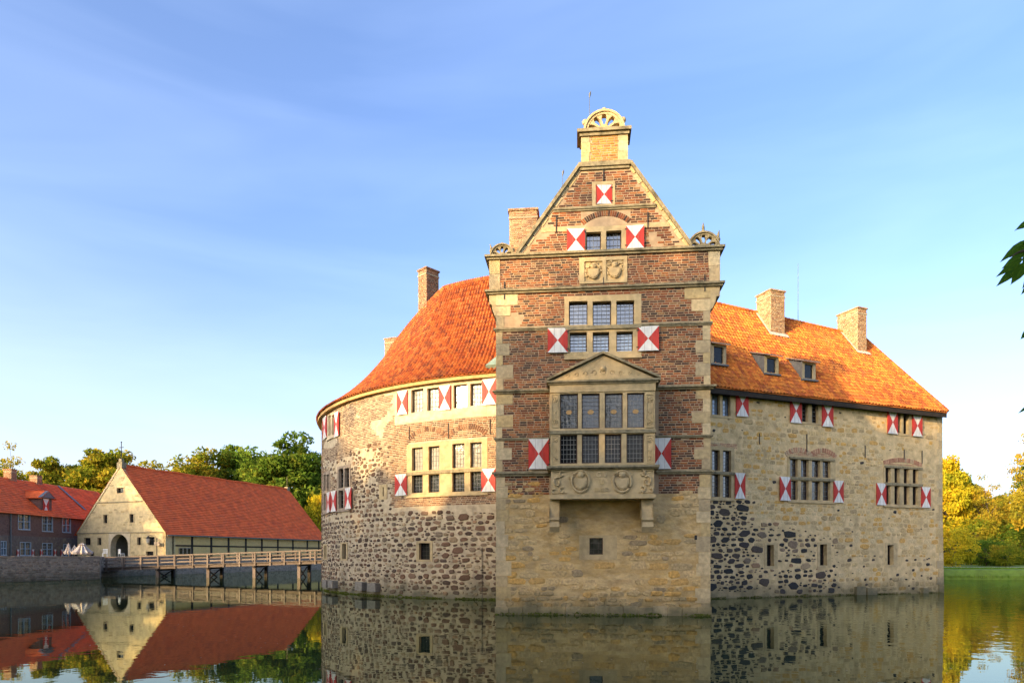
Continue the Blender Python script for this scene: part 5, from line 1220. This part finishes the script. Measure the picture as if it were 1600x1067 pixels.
def gate_zone(x, y): return (M['gate_stone'], .35 if noise.noise(Vector((x / 14, y / 12, 9))) < .15 else .05, 'block', .9, .03)
for p in rubble(GF, .2, GW - .2, 2.1, 13.5, gex + [gate_rect], gate_zone, rows=(.25, .42), asp=(1.3, 2.6)):
    t = p[2].translation; u = (Vector(t.xy) - GF.o).dot(GF.d)
    if GLf(t.z) + .4 < u < GRf(t.z) - .4: st.append(p)
emit('stone', st, gate, 200)
# verge coping, cap stone, cross
for s in (0, 1):
    a_, b_ = ((-.15, ge - .1), (GW / 2, gp + .15)) if s == 0 else ((GW + .15, ge - .1), (GW / 2, gp + .15))
    pts = [a_, b_, (b_[0], b_[1] - .35), (a_[0] + (.3 if s == 0 else -.3), a_[1])]
    if s == 0: pts = pts[::-1]
    mb = MB(); mb.prism(GF, pts, -.35, .08); obj('gable_coping', mb, M['quoin'], gate)
mb = MB(); mb.box(GF, GW / 2 - .45, GW / 2 + .45, gp - .25, gp + .5, -.6, .1); mb.box(GF, GW / 2 - .25, GW / 2 + .25, gp + .5, gp + 1.0, -.4, .0); obj('cap_stone', mb, M['moss_stone'], gate)
mb = MB(); c_ = GF(GW / 2, gp + 1, -.2); mb.tube([c_, c_ + Vector((0, 0, 2.2))], .05, 6); mb.tube([c_ + Vector((-.35, .12, 1.5)), c_ + Vector((.35, -.12, 1.5))], .05, 6); mb.ball(c_ + Vector((0, 0, 2.2)), .1, 8); obj('cross', mb, M['iron'], gate)
# roof slopes with tile courses
def far_roof(parent, e0, e1, r0, r1, nrow, m='far_tile', name='roof', proud=.05):
    mb = MB(); e0, e1, r0, r1 = map(Vector, (e0, e1, r0, r1)); nrm = (e1 - e0).cross(r0 - e0).normalized()
    nc_ = max(1, int((e1 - e0).length / .9))
    for j in range(nrow):
        s0, s1 = j / nrow, (j + 1) / nrow
        for i in range(nc_):
            P = lambda a, s: (e0.lerp(e1, a)).lerp(r0.lerp(r1, a), s)
            a0_, a1_ = i / nc_, (i + 1) / nc_; jt = nrm * random.uniform(0, .012)
            mb.add([P(a0_, s0) + nrm * (proud + .06) + jt, P(a1_, s0) + nrm * (proud + .06) + jt, P(a1_, s1) + nrm * proud + jt, P(a0_, s1) + nrm * proud + jt, P(a0_, s0) + nrm * (proud - .01), P(a1_, s0) + nrm * (proud - .01)], [(0, 1, 2, 3), (4, 5, 1, 0)])
    return obj(name, mb, M[m], parent)
sdv = Vector((SF.d.x, SF.d.y, 0)); rm = GF(GW / 2, gp, 0)
ev = SF(-.1, ge - .35, .45); far_roof(gate, ev, SF(SL + .1, ge - .35, .45), rm - sdv * .1, rm + sdv * 34.4, 36)
mb = MB()
for i in range(86):
    a_ = rm + sdv * (.4 * i) + Vector((0, 0, .08 + .05 * math.sin(i * .35) + random.uniform(-.015, .015))); mb.tube([a_, a_ + sdv * .43 + Vector((0, 0, .03))], [.17, .2], 6)
obj('ridge_tile_row', mb, M['far_tile'], gate)
mb = MB(); mb.tube([SF(-.2, ge - .42, .6), SF(SL, ge - .42, .6)], .08, 6); obj('gutter', mb, M['slate'], gate)
e2 = BFc(0, ge - .3, .45); far_roof(gate, e2, BFc(BFc.len + .1, ge - .3, .45), rm + sdv * 34.4, rm - sdv * .1, 12)
mb = MB(); q = RE(GW / 2, gp - .1, -.2); mb.box(RE, GW / 2 - .35, GW / 2 + .35, gp - .5, gp + .45, -.5, .1); mb.tube([q, q + Vector((0, 0, 2.4))], .03, 5); obj('rear_cap_stone', mb, M['moss_stone'], gate)
# timber-framed flank
sholes = []
mb = MB(); mb.box(SF, 0, 1.6, 1.0, ge - .1, -.4, .05); obj('corner_pier', mb, M['gate_wall'], gate)
mb = MB(); mb.box(SF, 1.6, SL, 1.0, ge - .1, -.3, 0); infill = obj('infill_wall', mb, M['ochre'], gate)
for x in (270, 300, 330, 357, 384, 409, 434, 457.5, 480, 498):
    u = SF.px(x, 860)[0]
    if u < SL: mb = MB(); mb.box(SF, u - .17, u + .17, 1.0, ge - .12, 0.002, .05); obj('timber_post', mb, M['dark_timber'], gate)
for z in (2.15, 3.65, ge - .22):
    mb = MB(); mb.box(SF, 1.6, SL, z - .1, z + .1, .003, .06); obj('timber_rail', mb, M['dark_timber'], gate)
q = rect_px(SF, 279, 855, 298, 867); mb = MB(); mb.box(SF, q[0], q[1], q[2], q[3], .004, .07, 0)
for i in range(3): mb.box(SF, q[0] + .1 + i * (q[1] - q[0]) / 3, q[0] + (i + 1) * (q[1] - q[0]) / 3 - .1, q[2] + .1, q[3] - .1, .07, .075, 1)
obj('flank_window', mb, [M['timber'], M['glass_dark']], gate)
# wrought lantern on a bracket
lamp = thing('wall_lantern', 'black iron lantern on a curled bracket beside the gatehouse gateway', 'lantern', GF(GF.px(238, 845)[0], GF.px(238, 845)[1], .6))
u_, z_ = GF.px(237.5, 848); mb = MB(); mb.tube([GF(u_, z_ + .9, 0), GF(u_, z_ + 1.0, .3), GF(u_, z_ + .9, .6)], .03, 6); obj('bracket', mb, M['iron'], lamp)
mb = MB(); mb.tube([GF(u_, z_, .6), GF(u_, z_ + .55, .6)], [.16, .26], 6); obj('lamp_glass', mb, M['glass_lit'], lamp)
mb = MB(); mb.tube([GF(u_, z_ + .55, .6), GF(u_, z_ + .9, .6)], [.3, .03], 6); mb.tube([GF(u_, z_ - .06, .6), GF(u_, z_, .6)], [.08, .18], 6); obj('lamp_cap', mb, M['iron'], lamp)
sg = thing('bracket_sign', 'tall dark iron sign bracket at the right corner of the gatehouse gable', 'sign', GF(GF.px(250, 860)[0], 2, .4))
u_, z_ = GF.px(250, 870); mb = MB(); mb.tube([GF(u_, 2.0, .5), GF(u_, 4.6, .5)], .05, 6); obj('pole', mb, M['iron'], sg)
mb = MB(); mb.box(GF, u_ - .45, u_ + .45, 3.6, 4.1, .47, .53); mb.tube([GF(u_ - .5, 4.4, .5), GF(u_ + .5, 4.4, .5)], .03, 5); obj('sign_board', mb, M['timber'], sg)

# ================================================================== BROWN BRICK HOUSE
hx = -60.5; HF = Flat((hx, 74.0), (hx, 108.0)); HL = HF.len
house = thing('brick_house', 'two-storey dark brown brick house with red roof and one gabled dormer, left edge', 'house', (hx, 90, 2))
he = 7.6; hp_ = 12.4
def hwin(x0, y0, x1, y1, sh=False):
    c = (x0 + x1) / 2; m_ = (y0 + y1) / 2; g = .7
    S = window(HF, house, (x0, y0, x1, y1), [(x0 + g, y0 + 1, c - .4, m_ - .5), (c + .4, y0 + 1, x1 - g, m_ - .5), (x0 + g, m_ + .5, c - .4, y1 - 1), (c + .4, m_ + .5, x1 - g, y1 - 1)], smat='bluewin', cames=(2, 2), lead='bluewin', gl='glass', sill=True, depth=.1, casement=False)
    return S
hex_ = [hwin(*r) for r in ((28, 802.5, 47, 827), (65.5, 806, 82.5, 830), (97, 809, 110.5, 831.5), (1, 845, 10, 867), (31, 846.5, 48.5, 867.5), (66, 848, 82, 868), (99, 849.5, 109.5, 868.5))]
zmid = HF.px(60, 838)[1]
mb = MB(); grid_wall(mb, HF, 0, HL, 1.5, zmid, hex_); obj('ground_floor_wall', mb, M['house_base'], house)
mb = MB(); grid_wall(mb, HF, 0, HL, zmid, he, hex_)
e = Flat((hx - 10.4, 74), (hx, 74)); grid_wall(mb, e, 0, 10.4, 1.5, he, []); mb.add([e(0, he, 0), e(10.4, he, 0), e(5.2, hp_, 0)], [(0, 1, 2)])
e = Flat((hx, 108), (hx - 10.4, 108)); grid_wall(mb, e, 0, 10.4, 1.5, he, []); mb.add([e(0, he, 0), e(10.4, he, 0), e(5.2, hp_, 0)], [(0, 1, 2)])
e = Flat((hx - 10.4, 108), (hx - 10.4, 74)); grid_wall(mb, e, 0, 34, 1.5, he, [])
obj('wall', mb, M['house_wall'], house)
far_roof(house, (hx + .4, 73.8, he - .25), (hx + .4, 108.2, he - .25), (hx - 5.2, 73.8, hp_), (hx - 5.2, 108.2, hp_), 20)
far_roof(house, (hx - 10.8, 108.2, he - .25), (hx - 10.8, 73.8, he - .25), (hx - 5.2, 108.2, hp_), (hx - 5.2, 73.8, hp_), 10)
for (x0, y0, x1, y1) in ((9, 734, 22, 752), (49.5, 744, 62, 757)):
    Y = (hx - 5.2) / ((x0 + x1) / 2 - CX) * F; z = H0 + (HY - y0) / F * Y
    chimney(house, (hx - 5.7, Y - .45), (1, 0), 1.0, 1.0, hp_ - .6, z, cap=.3, bm='chim_red')
mb = MB(); mb.tube([HF(HF.px(15.5, 850)[0], 2, .12), HF(HF.px(15.5, 850)[0], he - .2, .12)], .07, 6); obj('downpipe', mb, M['lead'], house)
mb = MB(); Y = HF.px(145, 790)[0]; 
mb.add([Vector((hx + .3 - 5.4 * s, 74 + Y + dy, he - .15 + (hp_ - he) * s * 1.0 + .28)) for s, dy in ((.25, -.25), (.25, .25), (.98, .25), (.98, -.25))], [(0, 1, 2, 3)]); obj('lead_valley', mb, M['lead'], house)
# gabled dormer
yc = HF.px(68, 780)[0] + 74 + 0; zf = he + .2
dm = thing_dummy = None
def dormer_house(px_c):
    Yc = (hx - .5) / (px_c - CX) * F; DF = Flat((hx - .5, Yc - 1.1), (hx - .5, Yc + 1.1))
    mb = MB(); mb.box(DF, 0, 2.2, he + .1, he + 2.3, -4, 0); d = obj('dormer', mb, M['house_wall'], house)
    mb = MB(); mb.prism(DF, [(-.35, he + 2.25), (2.55, he + 2.25), (1.1, he + 3.2)], -.1, .35); obj('dormer_gable', mb, M['lead'], d)
    far_roof(d, DF(-.4, he + 2.2, .4), DF(-.4, he + 2.2, -4.6), DF(1.1, he + 3.25, .4), DF(1.1, he + 3.25, -4.6), 5, name='dormer_roof')
    far_roof(d, DF(2.6, he + 2.2, -4.6), DF(2.6, he + 2.2, .4), DF(1.1, he + 3.25, -4.6), DF(1.1, he + 3.25, .4), 5, name='dormer_roof')
    mb = MB(); a_, b_, c1_, d1_ = .45, 1.6, he + .25, he + 2.15; q = [DF(a_, c1_, .05), DF(b_, c1_, .05), DF(b_, d1_, .05), DF(a_, d1_, .05), DF((a_ + b_) / 2, (c1_ + d1_) / 2, .05)]
    mb.add(q, [(0, 1, 4), (2, 3, 4)], 0); mb.add(q, [(1, 2, 4), (3, 0, 4)], 1); obj('shutter', mb, [M['white'], M['red']], d)
dormer_house(72)
for x in (27, 50.5, 63.5, 85, 96, 112): shutter(HF, house, x - 2, 858, x + 2, 868.5)

# terrace things: closed parasols and garden chairs
def parasol(px, py_top, Y, rad, m, label):
    X = (px - CX) / F * Y; zt_ = H0 + (HY - py_top) / F * Y; b = 2.12
    p = thing('closed_parasol', label, 'parasol', (X, Y, b), 'parasols on the terrace')
    mb = MB(); mb.tube([(X, Y, b), (X, Y, zt_ + .08)], .03, 8); obj('pole', mb, M['timber'], p)
    mb = MB(); mb.tube([(X, Y, b), (X, Y, b + .1)], [.3, .26], 12); obj('base', mb, M['slate'], p)
    mb = MB(); k = 24; prof = [(rad * .9, b + .35), (rad, b + .55), (rad * .72, b + (zt_ - b) * .5), (rad * .4, b + (zt_ - b) * .75), (rad * .28, zt_ - .25), (rad * .36, zt_ - .18), (.02, zt_)]
    vs = [(X + r_ * (1 - .28 * (j % 2)) * math.cos(2 * math.pi * j / k), Y + r_ * (1 - .28 * (j % 2)) * math.sin(2 * math.pi * j / k), z) for r_, z in prof for j in range(k)]
    mb.add(vs, [(i * k + j, i * k + (j + 1) % k, (i + 1) * k + (j + 1) % k, (i + 1) * k + j) for i in range(len(prof) - 1) for j in range(k)])
    for f in range(len(mb.f)): mb.m[f] = (f % k) // 2 % 2
    obj('canopy', mb, [M[m], M['umb']], p)
parasol(107, 849, 71, .45, 'umb2', 'narrow closed grey parasol on the terrace, leftmost of three')
parasol(116.5, 852, 72, .5, 'umb2', 'small closed pale parasol between the narrow grey one and the wide one')
parasol(128.5, 848, 70, 1.0, 'bark' if False else 'eave_pale' if 'eave_pale' in M else 'umb2', 'wide drooping striped parasol on the terrace wall beside the gatehouse')
def garden_chair(x, y, rot, label):
    t = thing('garden_chair', label, 'chair', (x, y, 2.13), 'white chairs on the bridge head')
    c, s = math.cos(rot), math.sin(rot); Mp = lambda u, z, w: Vector((x + u * c - w * s, y + u * s + w * c, 2.13 + z))
    mb = MB(); mb.box(Mp, -.24, .24, .42, .46, -.24, .24); obj('seat', mb, M['white'], t)
    mb = MB()
    for i in range(5): mb.box(Mp, -.22 + i * .1, -.18 + i * .1, .46, .9, .2, .23)
    mb.box(Mp, -.24, .24, .86, .93, .195, .235); obj('backrest', mb, M['white'], t)
    for a in (-.21, .21):
        for b in (-.21, .21): mb = MB(); mb.box(Mp, a - .02, a + .02, 0, .42, b - .02, b + .02); obj('leg', mb, M['white'], t)
garden_chair(-45.3, 76.0, .4, 'white garden chair behind the bridge railing, left one'); garden_chair(-45.2, 79.0, 2.6, 'white garden chair behind the bridge railing, right one')

# ================================================================== TREES
def crown_mesh(seed, rx, rz, clumps, leaves, leaf, flat=.8, shape=1.0, lo=.0):
    """leaf-sized faces gathered in clumps inside an uneven envelope centred on the origin"""
    rg = np.random.RandomState(seed); V = []; 
    lobes = [(rg.randn(3) / 1.6, rg.uniform(.75, 1.2)) for _ in range(7)]
    cs = []
    while len(cs) < clumps:
        d = rg.randn(3); d /= np.linalg.norm(d); r = rg.uniform(.35, 1.0) ** .5
        bump = 1 + .22 * noise.noise(Vector(d * 1.7) + Vector((seed, 0, 0))) * 2
        p = d * r * bump; 
        if p[2] < -.85 + lo: continue
        tap = 1 - .25 * max(0, p[2]) * shape
        cs.append((p[0] * rx * tap, p[1] * rx * tap, p[2] * rz))
    cs = np.array(cs); quads = []
    cr = rx * .35
    for c in cs:
        s = rg.uniform(.6, 1.25) * cr; n = int(leaves * rg.uniform(.6, 1.3))
        P = rg.randn(n, 3); P /= np.maximum(np.linalg.norm(P, axis=1, keepdims=True), 1e-6); P *= (rg.uniform(.15, 1, (n, 1)) ** .55) * s; P[:, 2] *= flat * .7; P += c
        a = rg.randn(n, 3); a /= np.linalg.norm(a, axis=1, keepdims=True); b = np.cross(a, rg.randn(n, 3)); b /= np.linalg.norm(b, axis=1, keepdims=True)
        L_ = leaf * rg.uniform(.6, 1.3, (n, 1)); 
        quads.append(np.stack([P - a * L_, P - b * L_ * .45, P + a * L_, P + b * L_ * .45], 1))
    Q = np.concatenate(quads).reshape(-1, 3); nq = len(Q) // 4
    me = bpy.data.meshes.new('crown'); me.vertices.add(len(Q)); me.vertices.foreach_set('co', Q.ravel())
    me.loops.add(nq * 4); me.loops.foreach_set('vertex_index', np.arange(nq * 4)); me.polygons.add(nq)
    me.polygons.foreach_set('loop_start', np.arange(nq) * 4); me.polygons.foreach_set('loop_total', np.full(nq, 4)); me.update(); me.validate()
    me.materials.append(M['leaf_green']); return me, cs
def trunk_mesh(seed, h0, rx, rz, cs, r0, h):
    rg = random.Random(seed); mb = MB(); zc = h0
    k = 7; pts = [(rg.uniform(-.15, .15) * i, rg.uniform(-.15, .15) * i, -.3 + (h * .82) * i / k) for i in range(k + 1)]; mb.tube(pts, [r0 * (1.25 if i == 0 else 1) * (1 - i / (k + 1)) + .03 for i in range(k + 1)], 8)
    for c in cs[::max(1, len(cs) // 26)]:
        b = min(k - 1, max(2, int((h0 + c[2] * .5) / (h * .82) * k * .75))); s = Vector(pts[b]); e = Vector((c[0], c[1], h0 + c[2])); m_ = s.lerp(e, .5) + Vector((0, 0, .08 * (e - s).length))
        mb.tube([s, m_, e], [r0 * .33, r0 * .2, .03], 5, cap=False)
    return mb.mesh('trunk', [M['bark']])
PROTO = {}
def proto(key, seed, H, rx, clumps, leaves, leaf, bare=.2, r0=.35, shape=1.0):
    rz = H * (1 - bare) / 2; me, cs = crown_mesh(seed, rx, rz, clumps, leaves, leaf, shape=shape); h0 = H * bare + rz
    me.transform(Matrix.Translation((0, 0, h0))); PROTO[key] = (me, trunk_mesh(seed, h0, rx, rz, cs, r0, H), H, rx)
proto('oak', 3, 20, 7.0, 150, 210, .40, bare=.16, r0=.5)
proto('maple', 11, 18, 6.0, 140, 210, .38, bare=.12, r0=.4)
proto('round', 23, 16, 6.5, 140, 210, .37, bare=.1, r0=.4)
proto('thin', 31, 18, 4.6, 60, 60, .30, bare=.2, r0=.22)
proto('bush', 41, 5, 3.4, 60, 130, .17, bare=.02, r0=.1, shape=.3)
def tree(kind, x, y, top, width, m, label, name='tree', cat='tree', group=None, zb=1.6, rot=None):
    cm, tm, H, rx = PROTO[kind]; sz = (top - zb) / (H * 1.02); sx = width / (2.1 * rx)
    t = thing(name, label, cat, (x, y, zb), group); rot = random.uniform(0, 6.28) if rot is None else rot
    mxx = Matrix.Translation((x, y, zb)) @ Matrix.Rotation(rot, 4, 'Z') @ Matrix.Diagonal((sx, sx, sz, 1))
    c = link(bpy.data.objects.new('foliage' if cat != 'tree' else 'crown', cm), t, mxx); c.material_slots[0].link = 'OBJECT'; c.material_slots[0].material = M[m]
    link(bpy.data.objects.new('trunk' if cat == 'tree' else 'stem', tm), t, mxx); return t
def ptree(kind, px, ytop, wpx, Y, m, label, **k):
    return tree(kind, (px - CX) / F * Y, Y, H0 + (HY - ytop) / F * Y, wpx / F * Y, m, label, **k)
gB = 'trees behind the gatehouse'
ptree('thin', 22, 702, 60, 118, 'leaf_rust', 'sparse rusty tree above the left end of the brick house roof', name='birch_tree', group=gB)
ptree('round', -12, 738, 110, 112, 'leaf_mix', 'half-hidden tree behind the brick house at the left picture edge', group=gB)
ptree('round', 82, 726, 84, 125, 'leaf_mix', 'low green and yellow tree between brick house chimneys and gatehouse', group=gB)
ptree('maple', 168, 703, 128, 122, 'leaf_mix', 'large yellowing tree behind the gatehouse gable cross', name='maple_tree', group=gB)
ptree('round', 122, 738, 90, 128, 'leaf_mix', 'small green tree left of the big yellowing one behind the gatehouse', group=gB)
ptree('oak', 305, 712, 120, 142, 'leaf_mix', 'broad green oak with bronze tips over the middle of the long red roof', name='oak_tree', group=gB)
ptree('round', 362, 709, 115, 150, 'leaf_green', 'rounded dark green tree right of the bronze-tipped oak above the red roof', group=gB)
ptree('oak', 448, 693, 140, 136, 'leaf_green', 'tallest green oak beside the round castle wing, above the barn roof end', name='oak_tree', group=gB)
ptree('bush', 497, 770, 60, 127, 'leaf_yellow', 'yellow shrub squeezed between barn end and round castle wing', name='yellow_bush', cat='bush', group=gB, zb=1.8)
ptree('oak', 240, 735, 110, 150, 'leaf_mix', 'low olive tree just visible over the ridge right of the gable', name='oak_tree', group=gB)
ptree('maple', 405, 722, 90, 155, 'leaf_mix', 'mid-green tree filling the gap between the two right-hand trees above the red roof', name='maple_tree', group=gB)
gR = 'trees on the right bank'
ptree('maple', 1476, 715, 80, 98, 'leaf_yellow', 'tall golden yellow tree at the right corner of the straight castle wing', name='maple_tree', group=gR, zb=1.0)
ptree('bush', 1488, 826, 66, 80, 'leaf_yellow', 'bright yellow low bush at the castle corner on the right bank', name='yellow_bush', cat='bush', group=gR, zb=.9)
ptree('round', 1526, 768, 74, 104, 'leaf_rust', 'olive and orange tree right of the tall golden tree', group=gR, zb=1.0)
ptree('thin', 1542, 748, 50, 96, 'leaf_rust', 'thin twiggy rust-coloured tree standing out above the right bank bushes', name='young_tree', group=gR, zb=1.0)
ptree('round', 1566, 782, 76, 100, 'leaf_rust', 'rusty orange tree between the twiggy tree and the picture edge', group=gR, zb=1.0)
ptree('thin', 1612, 690, 74, 86, 'leaf_rust', 'tall airy tree cut off by the right picture edge', name='young_tree', group=gR, zb=1.0)
ptree('round', 1622, 742, 90, 100, 'leaf_mix', 'green and orange tree behind the airy one at the right edge', group=gR, zb=1.0)
ptree('bush', 1540, 842, 70, 84, 'leaf_green', 'round dark green bush on the right bank, left of its twin', name='green_bush', cat='bush', group=gR, zb=.9)
ptree('bush', 1600, 815, 100, 92, 'leaf_green', 'dark green bush at the right picture edge above the grass', name='green_bush', cat='bush', group=gR, zb=.9)
ptree('bush', 1518, 806, 84, 94, 'leaf_mix', 'yellow-green shrub between the bright yellow bush and the dark green ones', name='shrub', cat='bush', group=gR, zb=.9)
ptree('bush', 1572, 850, 46, 80, 'leaf_mix', 'small light shrub in front of the dark green bushes on the right bank', name='shrub', cat='bush', group=gR, zb=.9)
ptree('maple', 1500, 742, 66, 108, 'leaf_mix', 'yellow-green tree partly behind the tall one at the castle corner', name='maple_tree', group=gR, zb=1.0)
ptree('maple', 1560, 800, 90, 135, 'leaf_mix', 'distant green tree seen through the gaps of the right bank trees', name='maple_tree', group=gR, zb=1.6)
ptree('round', 1480, 800, 90, 130, 'leaf_mix', 'distant tree behind the golden tree at the castle corner', group=gR, zb=1.6)
# shade trees on the near left bank (out of the frame; they cast the dappled shade on the tower)
gS = 'trees on the near left bank'
SHADE = [('thin', -25, 1, 18, 11), ('thin', -29, -2, 17, 10), ('thin', -24, 3, 14, 8), ('thin', -22, -1, 26, 8), ('thin', -28, -4, 25.5, 9), ('maple', -33, 6, 15.5, 10), ('round', -34, 14, 14.5, 9), ('thin', -35.5, 17.5, 18.6, 6), ('round', -38, 21, 18.6, 9), ('round', -43, 27, 18.6, 9), ('thin', -80, 62, 25, 13), ('thin', -90, 55, 27, 13), ('thin', -73, 50, 22, 12), ('oak', -15, -5, 26.5, 13), ('round', -43, 2, 15, 11), ('thin', -19, -5, 27, 9), ('thin', -29, 1, 26, 8), ('thin', -41, 16, 21, 8), ('oak', -24, -14, 24, 15), ('maple', -8, -16, 24, 13),
         ]
for i, (k, x, y, top, wd) in enumerate(SHADE):
    tree(k, x, y, top, wd, 'leaf_green', f'green {dict(oak="oak", maple="maple", round="round-crowned", thin="slender")[k]} tree on the near left bank outside the picture, casting shade', group=gS, zb=.9, rot=i * 1.3)

# far woodland closing the horizon
rg = np.random.RandomState(5); mb = MB(); vs = []; n = 16000
th = rg.uniform(0, 2 * np.pi, n); rr = rg.uniform(170, 215, n); hh = (7 + 4 * np.sin(th * 9) + 3 * np.sin(th * 23 + 1)) * rg.uniform(0, 1, n) ** .7
P = np.stack([rr * np.cos(th), 50 + rr * np.sin(th), 1.8 + hh], 1); a = rg.randn(n, 3); a /= np.linalg.norm(a, axis=1, keepdims=True); b = np.cross(a, rg.randn(n, 3)); b /= np.linalg.norm(b, axis=1, keepdims=True)
Q = np.stack([P - a * 1.4, P - b * 1.0, P + a * 1.4, P + b * 1.0], 1).reshape(-1, 3)
me = bpy.data.meshes.new('distant_woodland'); me.from_pydata(Q.tolist(), [], [(4 * i, 4 * i + 1, 4 * i + 2, 4 * i + 3) for i in range(n)]); me.materials.append(M['leaf_mix']); me.update()
link(bpy.data.objects.new('distant_woodland', me), kind='stuff')
# bank grass on the right shore
n = 26000; t = rg.uniform(0, 1, n); xs = 34 + 42 * t; 
def shore(x):
    pts = [(34, 73), (36, 69), (42, 66.3), (50, 65.5), (60, 62), (66, 55), (80, 50)]
    for (x0, y0), (x1, y1) in zip(pts, pts[1:]):
        if x <= x1: return y0 + (y1 - y0) * (x - x0) / (x1 - x0)
    return 50
V_ = []; Fc = []
for i in range(n):
    x = xs[i]; off = rg.uniform(.1, 5.0) ; y = shore(x) + off; z = min(1.0, .1 + off * .5); h = rg.uniform(.06, .2) * (2 if off < .8 else 1); a_ = rg.uniform(0, 6.28); dx, dy = .03 * math.cos(a_), .03 * math.sin(a_)
    k = len(V_); V_ += [(x - dx, y - dy, z), (x + dx, y + dy, z), (x + dx * 2 + rg.uniform(-.05, .05), y + rg.uniform(-.05, .05), z + h)]; Fc.append((k, k + 1, k + 2))
me = bpy.data.meshes.new('bank_grass'); me.from_pydata(V_, [], Fc); me.materials.append(M['grass']); me.update(); link(bpy.data.objects.new('bank_grass', me), kind='stuff')
# moss and weeds clinging to the castle walls at the waterline
rgm = random.Random(8); V_ = []; Fc = []
for fr, ln_, off, n_ in ((A, None, 0, 2600), (W, WL, 0, 1700), (T, TW, .07, 700)):
    for i in range(n_):
        u = rgm.uniform(U_L, U_R) if ln_ is None else rgm.uniform(3.4 if fr is W else 0, ln_)
        if noise.noise(Vector((u * .8, off, 4))) < rgm.uniform(-.5, .35): continue
        z = rgm.uniform(-.02, .07) + .1 * max(0, noise.noise(Vector((u * 1.7, 3, 1)))); p = fr(u, z, off + rgm.uniform(.0, .06)); r_ = rgm.uniform(.02, .055)
        k = len(V_); t_n, n_n = fr.frame(u); a_ = rgm.uniform(0, 3); X = (t_n * math.cos(a_) + Vector((0, 0, 1)) * math.sin(a_)) * r_; Y = (n_n * .6 + Vector((0, 0, 1)) * math.cos(a_) * .8 - t_n * math.sin(a_)) * r_
        V_ += [tuple(p - X), tuple(p - Y * .6), tuple(p + X), tuple(p + Y * .6)]; Fc.append((k, k + 1, k + 2, k + 3))
me = bpy.data.meshes.new('waterline_moss'); me.from_pydata(V_, [], Fc); me.materials.append(M['moss']); me.update(); link(bpy.data.objects.new('waterline_moss', me), kind='stuff')
# floating specks of leaf on the water
mb = MB(); rg2 = random.Random(12)
for i in range(420):
    y = rg2.uniform(8, 40); x = rg2.uniform(-.75, .75) * y
    if T(0, 0, 0).y - 1 < y and -2 < x < 9: continue
    s = rg2.uniform(.012, .035); a_ = rg2.uniform(0, 6); c, q = math.cos(a_) * s, math.sin(a_) * s
    mb.add([(x - c, y - q, .006), (x + q * .5, y - c * .5, .006), (x + c, y + q, .012), (x - q * .5, y + c * .5, .006)], [(0, 1, 2, 3)])
obj('floating_leaves', mb, M['leaf_dry'] if 'leaf_dry' in M else M['umb'], kind='stuff')

# overhanging branch of a bank tree at the right edge, close to the camera
bt = thing('bank_tree', 'overhanging twig of dark green leaves entering at the right picture edge', 'tree', (5.6, 3.2, .8))
mb = MB(); mb.tube([(5.6, 3.2, .6), (5.55, 3.3, 2.5), (5.3, 3.5, 4.2), (5.0, 3.8, 6.0)], [.14, .12, .09, .05], 8); obj('trunk', mb, M['bark'], bt)
def cpt(px, py, Y): return Vector(((px - CX) / F * Y, Y, H0 + (HY - py) / F * Y))
mb = MB(); bs_ = [(5.3, 3.5, 4.2), cpt(1660, 360, 4.0), cpt(1612, 388, 4.0), cpt(1590, 395, 4.0), cpt(1578, 402, 4.0)]; mb.tube(bs_, [.03, .018, .01, .006, .003], 6)
mb.tube([(5.35, 3.5, 3.7), cpt(1640, 470, 4.0), cpt(1605, 452, 4.0)], [.015, .008, .004], 5); mb.tube([(5.5, 3.4, 3.0), cpt(1650, 630, 4.0), cpt(1600, 630, 4.0)], [.015, .008, .003], 5); obj('branch', mb, M['bark'], bt)
def leaf(px0, py0, px1, py1, wpx, Y):
    p, q = cpt(px0, py0, Y), cpt(px1, py1, Y + .05); d = q - p; n_ = Vector((0, -1, .3)).normalized(); s = d.cross(n_).normalized() * (wpx / F * Y) * .5; up = n_ * .012
    mb = MB(); prof = [(0, .08), (.22, .75), (.45, 1), (.7, .72), (1, .03)]; vs = []
    for t, k in prof: c = p + d * t - up * (t * t) * 2; vs += [c - s * k + up, c, c + s * k + up]
    fs = []
    for i in range(4):
        for j in range(2): fs.append((i * 3 + j, i * 3 + j + 1, (i + 1) * 3 + j + 1, (i + 1) * 3 + j))
    mb.add(vs, fs); return obj('leaf', mb, M['leaf_near'] if 'leaf_near' in M else M['leaf_green'], bt)
for l in ((1614, 345, 1589, 357, 13, 4.0), (1604, 376, 1566, 406, 13, 4.0), (1610, 380, 1588, 394, 12, 3.98), (1600, 396, 1569, 416, 12, 4.0), (1597, 406, 1560, 429, 12, 3.97), (1594, 415, 1560, 444, 14, 4.0), (1602, 410, 1582, 442, 18, 3.95), (1616, 396, 1596, 426, 18, 4.02), (1612, 384, 1600, 412, 16, 4.03), (1618, 420, 1600, 448, 14, 4.05), (1612, 512, 1597, 528, 12, 4.0), (1615, 630, 1594, 643, 7, 4.0), (1618, 722, 1596, 733, 9, 4.0), (1612, 440, 1598, 458, 10, 4.0)):
    leaf(*l)
